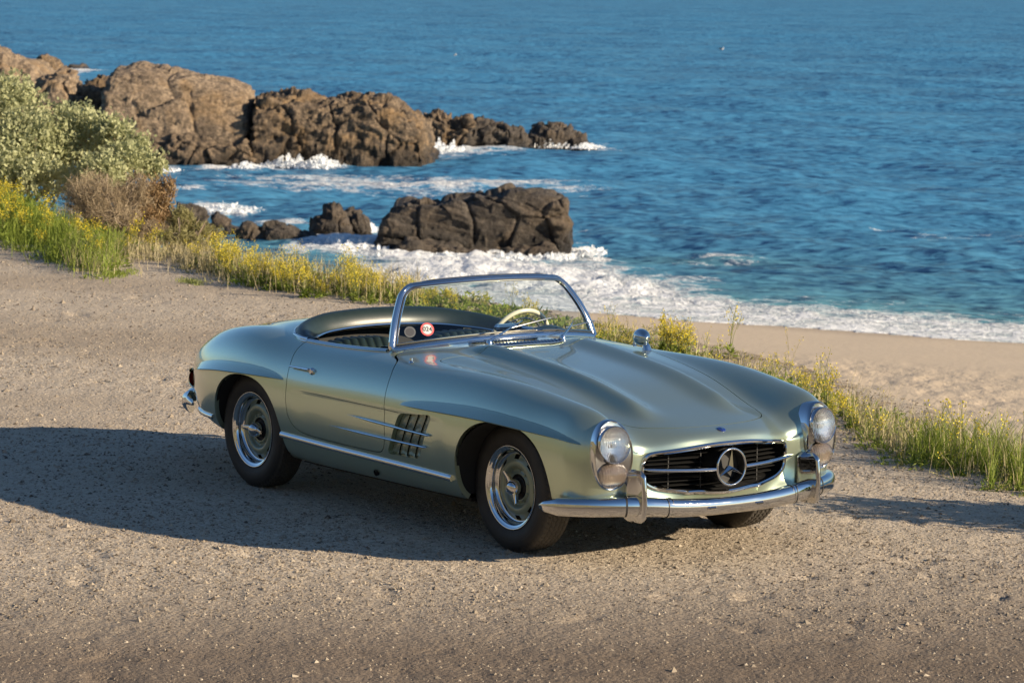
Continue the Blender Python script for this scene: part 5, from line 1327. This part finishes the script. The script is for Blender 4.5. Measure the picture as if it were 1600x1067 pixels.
# --- flowering stems: a few kinds of plant, each stems + leaves + flower heads
def plant_meshes(seed, h, nb, fl, leafy, petal=.0068, lw=.022, straw=False):
    rg = np.random.default_rng(seed); st = MB(); tones = []; heads = []; lv = []
    for b_ in range(nb):
        a = rg.uniform(0,6.28); lean = rg.uniform(.04,.30)*h; hh = h*rg.uniform(.55,1.0); p0 = np.array([math.cos(a)*.02,math.sin(a)*.02,0]); p2 = np.array([math.cos(a)*lean,math.sin(a)*lean,hh]); p1 = np.array([p2[0]*.35,p2[1]*.35,hh*.55])
        P = crom([p0,p1,p2], 5); st.tube(P, np.linspace(.0042,.0018,5), 3, cap=False)
        tips = [(p2, 1.0)]
        for k in range(rg.integers(1,4)):
            t = rg.uniform(.45,.85); q = P[0]*(1-t)**2+2*t*(1-t)*p1+t*t*p2; a2 = rg.uniform(0,6.28); e = q+np.array([math.cos(a2)*.10*h,math.sin(a2)*.10*h,.18*h]); st.tube(np.array([q,(q+e)/2+[0,0,-.01],e]), [.0025,.002,.0014], 3, cap=False); tips.append((e,.7))
        heads += tips
        for k in range(int(leafy)):
            t = rg.uniform(.03,.6); q = p0*(1-t)+p1*t; lv.append(q)
    fV=[];fQ=[];fT=[];k0=0
    for e, wgt in heads:
        n = max(2,int(fl*wgt*rg.uniform(.5,1.3))); c = e+rg.normal(size=(n,3))*np.array([.014,.014,.030])-np.array([0,0,.018]); d = unit(rg.normal(size=(n,3))+[0,0,.5])
        V,Q,T = cards(c,d,petal*2.4*rg.uniform(.7,1.3,n),petal*2.2,rg); fV.append(V);fQ.append(Q+k0);fT.append(T);k0+=len(V)
    fm = mesh_np('flowers', np.concatenate(fV), np.concatenate(fQ), M['yellow'], False); set_attr(fm,'tone',np.concatenate(fT))
    sm = st.mesh('stems', M['straw'] if straw else M['stem'], auto=None); set_attr(sm,'tone',rg.uniform(0,1,len(sm.vertices)))
    lm = None
    if lv:
        q = np.array(lv); n = len(q); d = unit(rg.normal(size=(n,3))*[1,1,.4]+[0,0,.55]); L = rg.uniform(.5,1.2,n)*h*.20
        V,Q,T = cards(q+d*L[:,None]*.45,d,L,lw*rg.uniform(.6,1.2,n),rg); lm = mesh_np('leaves',V,Q,M['green'],False); set_attr(lm,'tone',T)
    return sm, fm, lm
KIND = {'tall':[plant_meshes(100+i,.55,4,9,5) for i in range(4)], 'bushy':[plant_meshes(120+i,.46,9,12,8) for i in range(4)], 'thin':[plant_meshes(140+i,.62,2,6,2,straw=(i%2==0)) for i in range(4)], 'low':[plant_meshes(160+i,.20,6,4,10,lw=.03) for i in range(3)]}
def plant(kind, i, x, y, sc, rz, label, group, rg):
    sm, fm, lm = KIND[kind][i % len(KIND[kind])]; sc *= .82
    z = max(land_z(np.array(x),np.array(y)).item()-.03, -3)
    r = tag(empty('mustard_plant', (x,y,z), (rg.normal(0,.06),rg.normal(0,.06),rz)), label, 'wildflower', group); r.scale = (sc,sc,sc*rg.uniform(.85,1.15))
    for nm_, me_ in (('stems',sm),('flowers',fm),('leaves',lm)):
        if me_: add(nm_, me_, r)['kind'] = 'stuff'
    return r
PR = np.random.default_rng(77); NOTED = []
PLACES = [(60,'at the far left edge'),(130,'below the grey-green bush'),(190,'right end of the bright patch'),(270,'below the rusty bush'),(345,'below the straw brush'),(395,'below the leftmost boulders'),(440,'below the long low boulder'),(490,'below the pointed boulder'),
 (560,'left of the blocky rock'),(645,'below the blocky rock'),(740,'behind the left windshield pillar'),(880,'behind the steering wheel'),(1000,'left of the fender mirror'),(1100,'right of the fender mirror'),(1200,'beyond the far fender'),(1310,'beyond the far headlight'),
 (1400,'right of the far headlight'),(1500,'above the shadow at right'),(1605,'near the right picture edge'),(3000,'outside the right picture edge')]
def wording(kind, sc, lim, u, v, row):
    t = (sc-lim[0])/(lim[1]-lim[0]+1e-6); size = 'short' if t < .33 else 'medium' if t < .67 else 'tall'
    look = {'bushy':'bushy','tall':'upright','thin':'thin','low':'leafy'}[kind]
    return f"{size} {look} mustard plant {row}", next(p for lim_, p in PLACES if u < lim_)
def strip(n, kind, us, vfun, label, group, sc=(.7,1.2), spread=4, patch=0.0):
    """plants rooted along a line of the lot edge"""
    for i in range(n):
        u = PR.uniform(*us); v = vfun(u)+PR.normal(0, spread)
        while perlin(np.array([u*.017, 2.0, us[0]*.1]))*1.6 < PR.uniform(-1,1)*.8+patch-.4: u = PR.uniform(*us); v = vfun(u)+PR.normal(0, spread)
        p = at_z(u, v, 0.0); kd = kind if isinstance(kind,str) else kind[PR.integers(len(kind))]; s_ = PR.uniform(*sc)
        row = 'in back row' if 'foot of the bushes' in group or v < vfun(u)-2.5 else 'in front row' if v > vfun(u)+2.5 else 'in middle row'
        NOTED.append((u,)+wording(kd, s_, sc, u, v, row)+(plant(kd, PR.integers(9), p[0], p[1], s_, PR.uniform(0,6.28), 'mustard', group, PR),))
lin = lambda *pts: (lambda u: float(np.interp(u, [p[0] for p in pts], [p[1] for p in pts])))
strip(34, ('bushy','low'), (-10,200), lin((-10,372),(60,388),(130,408),(165,416),(200,400)), 'bright yellow-green mustard plant in the thick patch at the left edge', 'mustard in the thick patch on the left', (.65,1.0), 6)
strip(30, 'bushy', (-20,190), lin((-20,340),(100,355),(190,385)), 'mustard plant between the bright left patch and the grey-green bush', 'mustard at the foot of the bushes', (.65,1.0), 8)
strip(24, ('bushy','low','thin'), (190,345), lin((190,398),(270,404),(345,420)), 'yellowish mustard plant on the bare bank below the dry bushes', 'mustard below the dry bushes', (.5,.95), 6)
strip(70, ('bushy','tall'), (330,480), lin((330,420),(400,440),(480,450)), 'yellow mustard plant in the dense bed below the small boulders', 'mustard bed below the boulders', (.45,.95), 7, .3)
strip(52, ('bushy','tall'), (480,640), lin((480,448),(560,458),(640,464)), 'yellow mustard plant left of the windshield in front of white surf', 'mustard left of the windshield', (.4,.9), 7, .3)
strip(26, ('low','tall','bushy'), (640,870), lin((640,462),(760,486),(870,508)), 'small mustard plant seen through the windshield at the edge of the lot', 'mustard seen through the windshield', (.35,.7), 8, .4)
strip(22, ('thin','tall','low'), (925,1060), lin((925,532),(1060,560)), 'thin yellow mustard stem between the windshield and the bushy tuft beyond the mirror', 'mustard round the fender mirror', (.4,.8), 11, .3)
strip(10, 'bushy', (1035,1095), lin((1035,548),(1095,572)), 'mustard plant in the bushy yellow-green tuft right of the fender mirror', 'tuft right of the fender mirror', (.6,.95), 3)
strip(30, ('thin','tall','low'), (1080,1310), lin((1080,572),(1200,606),(1310,650)), 'thin yellow mustard stem standing beyond the far front fender against the sand', 'thin mustard against the sand', (.4,.95), 19, .4)
strip(12, ('bushy','low'), (1235,1330), lin((1235,615),(1330,655)), 'leafy mustard plant beside the far headlight', 'leafy mustard by the far headlight', (.5,.8), 6)
strip(46, ('tall','thin','low','thin'), (1320,1720), lin((1320,660),(1400,696),(1500,722),(1620,752),(1720,774)), 'green and yellow mustard plant beside the beach at the right edge', 'mustard on the right edge of the lot', (.45,1.05), 18, .3)
alike = {}
for u, what, where, o in NOTED: alike.setdefault((what, where), []).append((u, o))
ORD = ['leftmost','second from left','third from left','fourth from left','fifth from left','sixth from left','seventh from left','eighth from left','ninth from left','tenth from left']
for (what, where), L_ in alike.items():
    L_.sort(key=lambda t: t[0])
    for i, (u, o) in enumerate(L_):
        o['group'] = 'mustard plants '+where; o['label'] = f'{what} {where}'+('' if len(L_) == 1 else ', '+(ORD[i] if i < len(L_)-1 or i == 0 else 'rightmost'))
# --- grass and ground weeds: stuff
def blades(name, n, region, hmin, hmax, wid, mat, seed, lean=.35, clump=0):
    rg = np.random.default_rng(seed); us, vf, spr = region; u = rg.uniform(*us, n)
    if clump: cu = rg.uniform(*us, clump); u = cu[rg.integers(clump,size=n)]+rg.normal(0,7,n)
    v = np.array([vf(q) for q in u])+rg.normal(0,spr,n)*1.0
    if clump: cv = np.array([vf(q) for q in cu])+rg.normal(0,spr,clump); v = cv[np.array([np.argmin(np.abs(cu-q)) for q in u])]+rg.normal(0,2.2,n)
    w = _D[None]+_R[None]*((u-800)/FPX)[:,None]-_U[None]*((v-533.5)/FPX)[:,None]; P = _C+w*(-_C[2]/w[:,2])[:,None]
    P[:,2] = np.maximum(land_z(P[:,0],P[:,1]),-3)-.02
    h = rg.uniform(hmin,hmax,n); a = rg.uniform(0,6.28,n); d = np.stack([np.cos(a),np.sin(a),0*a],-1); ln = rg.uniform(.05,lean,n)*h; sd = np.stack([-np.sin(a+.8),np.cos(a+.8),0*a],-1)*wid
    m1 = P+d*(ln*.35)[:,None]+np.array([0,0,1])*(h*.6)[:,None]; tp = P+d*ln[:,None]+np.array([0,0,1])*h[:,None]
    V = np.stack([P-sd,P+sd,m1+sd*.8,m1-sd*.8,tp],1).reshape(-1,3); i = np.arange(n)[:,None]*5
    me = mesh_np(name, V, [np.concatenate([i,i+1,i+2,i+3],1), np.concatenate([i+3,i+2,i+4],1)], mat, False); set_attr(me,'tone',np.repeat(rg.uniform(0,1,n),5)); tag(add(name,me), kind='stuff')
def mats(name, n, region, rr, hh, leaf, mat, seed, per=70, thin=.32):
    """low ground weeds: leaves heaped in uneven clumps along the lot edge"""
    rg = np.random.default_rng(seed); us, vf, spr = region; u = rg.uniform(*us, n); v = np.array([vf(q) for q in u])+rg.normal(0,spr,n)
    w = _D[None]+_R[None]*((u-800)/FPX)[:,None]-_U[None]*((v-533.5)/FPX)[:,None]; P = _C+w*(-_C[2]/w[:,2])[:,None]; P[:,2] = np.maximum(land_z(P[:,0],P[:,1]),-3)-.02
    sc = rg.uniform(.35,1.0,n)**1.4; per_ = np.maximum(10,(per*sc).astype(int)); idx = np.repeat(np.arange(n), per_); k = len(idx)
    a = rg.uniform(0,6.28,k); r = np.sqrt(rg.uniform(0,1,k)); h = rg.uniform(0,1,k)**1.5*np.sqrt(np.clip(1-r*r*.8,0,1))
    R_ = (rr[0]+(rr[1]-rr[0])*rg.uniform(0,1,n))*sc; H_ = (hh[0]+(hh[1]-hh[0])*rg.uniform(0,1,n)**1.6)*sc
    C = P[idx]+np.stack([np.cos(a)*r*R_[idx], np.sin(a)*r*R_[idx], h*H_[idx]+.01],-1); d = unit(np.stack([np.cos(a)*.8,np.sin(a)*.8,.25+.9*h],-1)+rg.normal(size=(k,3))*.45)
    L = leaf*rg.uniform(.5,1.4,k); V,Q,T = cards(C,d,L,L*thin,rg,np.repeat(rg.uniform(.1,.9,n),per_)+rg.normal(0,.15,k))
    me = mesh_np(name,V,Q,mat,False); set_attr(me,'tone',T); tag(add(name,me), kind='stuff')
LE = lin((-20,372),(60,390),(130,412),(165,418),(190,404),(240,400),(345,424),(400,440),(560,458),(640,464),(760,488),(900,516),(1060,558),(1200,604),(1310,648),(1400,702),(1500,728),(1640,762))
up = lambda k: (lambda u: LE(u)-k)
mats('ground_weeds', 300, ((-20,190), up(8), 12), (.12,.34), (.06,.36), .075, M['green'], 61, 120, .16)
mats('ground_weeds', 150, ((120,360), up(2), 7), (.08,.25), (.03,.16), .06, M['olive'], 62, 60)
mats('ground_weeds', 330, ((330,650), up(5), 6), (.10,.30), (.03,.17), .05, M['green'], 63, 80)
mats('ground_weeds', 220, ((330,660), up(6), 8), (.10,.28), (.03,.18), .05, M['olive'], 64, 70, .2)
mats('ground_weeds', 130, ((640,930), up(6), 8), (.06,.22), (.02,.14), .05, M['green'], 65, 70)
mats('ground_weeds', 120, ((640,1000), up(6), 10), (.06,.2), (.02,.10), .05, M['olive'], 66, 50)
mats('ground_weeds', 95, ((930,1340), up(4), 15), (.06,.24), (.02,.12), .045, M['green'], 67, 80)
mats('ground_weeds', 70, ((930,1340), up(6), 17), (.06,.22), (.02,.12), .045, M['olive'], 68, 60, .2)
mats('ground_weeds', 110, ((1330,1640), up(8), 17), (.06,.20), (.02,.18), .045, M['green'], 69, 120, .2)
mats('ground_weeds', 80, ((1330,1640), up(9), 17), (.06,.2), (.03,.20), .045, M['olive'], 70, 80, .16)
blades('green_grass', 3800, ((-20,190), up(5), 11), .06,.32,.0035, M['green'], 41, lean=.9)
blades('dry_grass', 4200, ((100,360), up(3), 9), .05,.24,.0028, M['straw'], 42, lean=.9)
blades('dry_grass', 1800, ((330,660), up(5), 8), .05,.34,.0026, M['straw'], 51, lean=.8)
blades('dry_grass', 500, ((900,1330), up(5), 13), .04,.20,.0022, M['straw'], 45, lean=.9)
blades('green_grass', 1500, ((1430,1640), up(7), 13), .05,.34,.0026, M['green'], 47, lean=.8, clump=46)
blades('dry_grass', 600, ((1320,1640), up(5), 12), .06,.38,.002, M['straw'], 48, lean=.9)
blades('lot_weeds', 700, ((172,205), lin((172,430),(205,431)), 1.5), .02,.06,.004, M['green'], 49, clump=3)
blades('lot_weeds', 500, ((280,310), lin((280,440),(310,441)), 1.5), .02,.05,.004, M['stem'], 50, clump=3)
# ---------------------------------------------------------------- spray thrown up where the surf meets the rocks
def spray(u, v, wpx, hpx, n, seed, dd=0.0):
    rg = np.random.default_rng(seed); p = at_z(u, v, SEA_Z); D = (p[:2]-_C[:2]) @ FWD2-dd; k = D/FPX
    r = rg.normal(0,.45,n)*wpx*k; f = rg.normal(0,.5,n); env = np.clip(.35+.9*fbm(P3(r*.9/(wpx*k)*6, 0*r, seed),3),.05,1.4)*np.exp(-(r/(wpx*k))**2)
    h = rg.uniform(0,1,n)**1.7*hpx*k*env*1.6
    C = np.array([p[0],p[1],SEA_Z])[None]-FWD2[[0,1,1]]*np.array([1,1,0])*dd+np.stack([RGT2[0]*r+FWD2[0]*f, RGT2[1]*r+FWD2[1]*f, h+.03],-1)
    V,Q,T = cards(C, unit(rg.normal(size=(n,3))), rg.uniform(.05,.20,n)*(1-.5*h/(hpx*k*1.5+.01)), rg.uniform(.05,.16,n), rg)
    me = mesh_np('surf_spray', V, Q, M['spray'], False); tag(add('surf_spray', me), kind='stuff')
def spray_mat():
    m = Mat('white_spray'); m.set(base=(.86,.88,.89), rough=.8); tl = m.node('ShaderNodeBsdfTranslucent'); tl.inputs[0].default_value = (.86,.88,.89,1); mx = m.node('ShaderNodeMixShader', None, Fac=.4)
    m.l.new(m.b.outputs[0], mx.inputs[1]); m.l.new(tl.outputs[0], mx.inputs[2]); m.l.new(mx.outputs[0], m.out.inputs[0]); return m.m
M['spray'] = spray_mat()
for i, a_ in enumerate(((455,260,36,20,2200),(500,262,30,22,1800),(385,265,26,12,1000),(560,252,36,8,900),(650,246,26,14,1500),(690,240,40,22,2600),(745,230,54,26,3800),(800,228,48,20,2600),(870,230,40,13,1600),(915,232,22,10,700),(250,268,24,8,500),
    (556,392,40,24,3000),(520,388,34,20,1800),(600,398,24,14,1200),(680,404,60,9,1600),(780,404,70,9,1600),(860,404,40,9,900),(920,396,26,7,500),(350,330,44,10,1200),(575,362,14,16,500),(120,112,20,5,300))): spray(*a_, 900+i)
# ---------------------------------------------------------------- floating gulls far out
def gull(u, v, s, rz, label):
    p = at_z(u, v, SEA_Z); g = tag(empty('gull', (p[0],p[1],SEA_Z+.05), (0,0,rz)), label, 'seabird')
    b = MB(); th = np.linspace(-1,1,16); P = np.stack([th*.22*s,0*th,.05*s+.05*s*np.clip(-th,0,1)**2],-1); b.tube(P, np.sqrt(np.clip(1-th**2,.01,1))*.105*s, 12, sy=.85); b.build('body', M['white'], g, auto=None)
    b = MB(); b.lathe([(0,-.05),(.03,-.045),(.048,-.015),(.048,.012),(.03,.042),(0,.05)], 14,'z',flip=True); b.V[-1] = b.V[-1]*s+np.array([.19*s,0,.2*s]); b.tube(np.array([[.14*s,0,.06*s],[.18*s,0,.18*s]]), [.06*s,.04*s], 8); b.build('head', M['white'], g, auto=None)
    b = MB(); b.tube(np.array([[.23*s,0,.20*s],[.30*s,0,.185*s]]), [.014*s,.004*s], 6); b.build('beak', M['cream'], g)
    b = MB()
    for sg in (-1,1): b.tube(crom([(.08*s,sg*.09*s,.12*s),(-.1*s,sg*.085*s,.14*s),(-.32*s,sg*.03*s,.15*s)],8), np.array([.02,.04,.045,.045,.04,.03,.02,.008])*s, 8, sx=.4); 
    b.build('wings', M['greysticker'], g)
gull(711, 90, 1.25, 2.2, 'white gull floating on the open sea above the long dark headland rock')
gull(1127, 79, 1.2, .4, 'white gull floating far out on the open sea on the right')
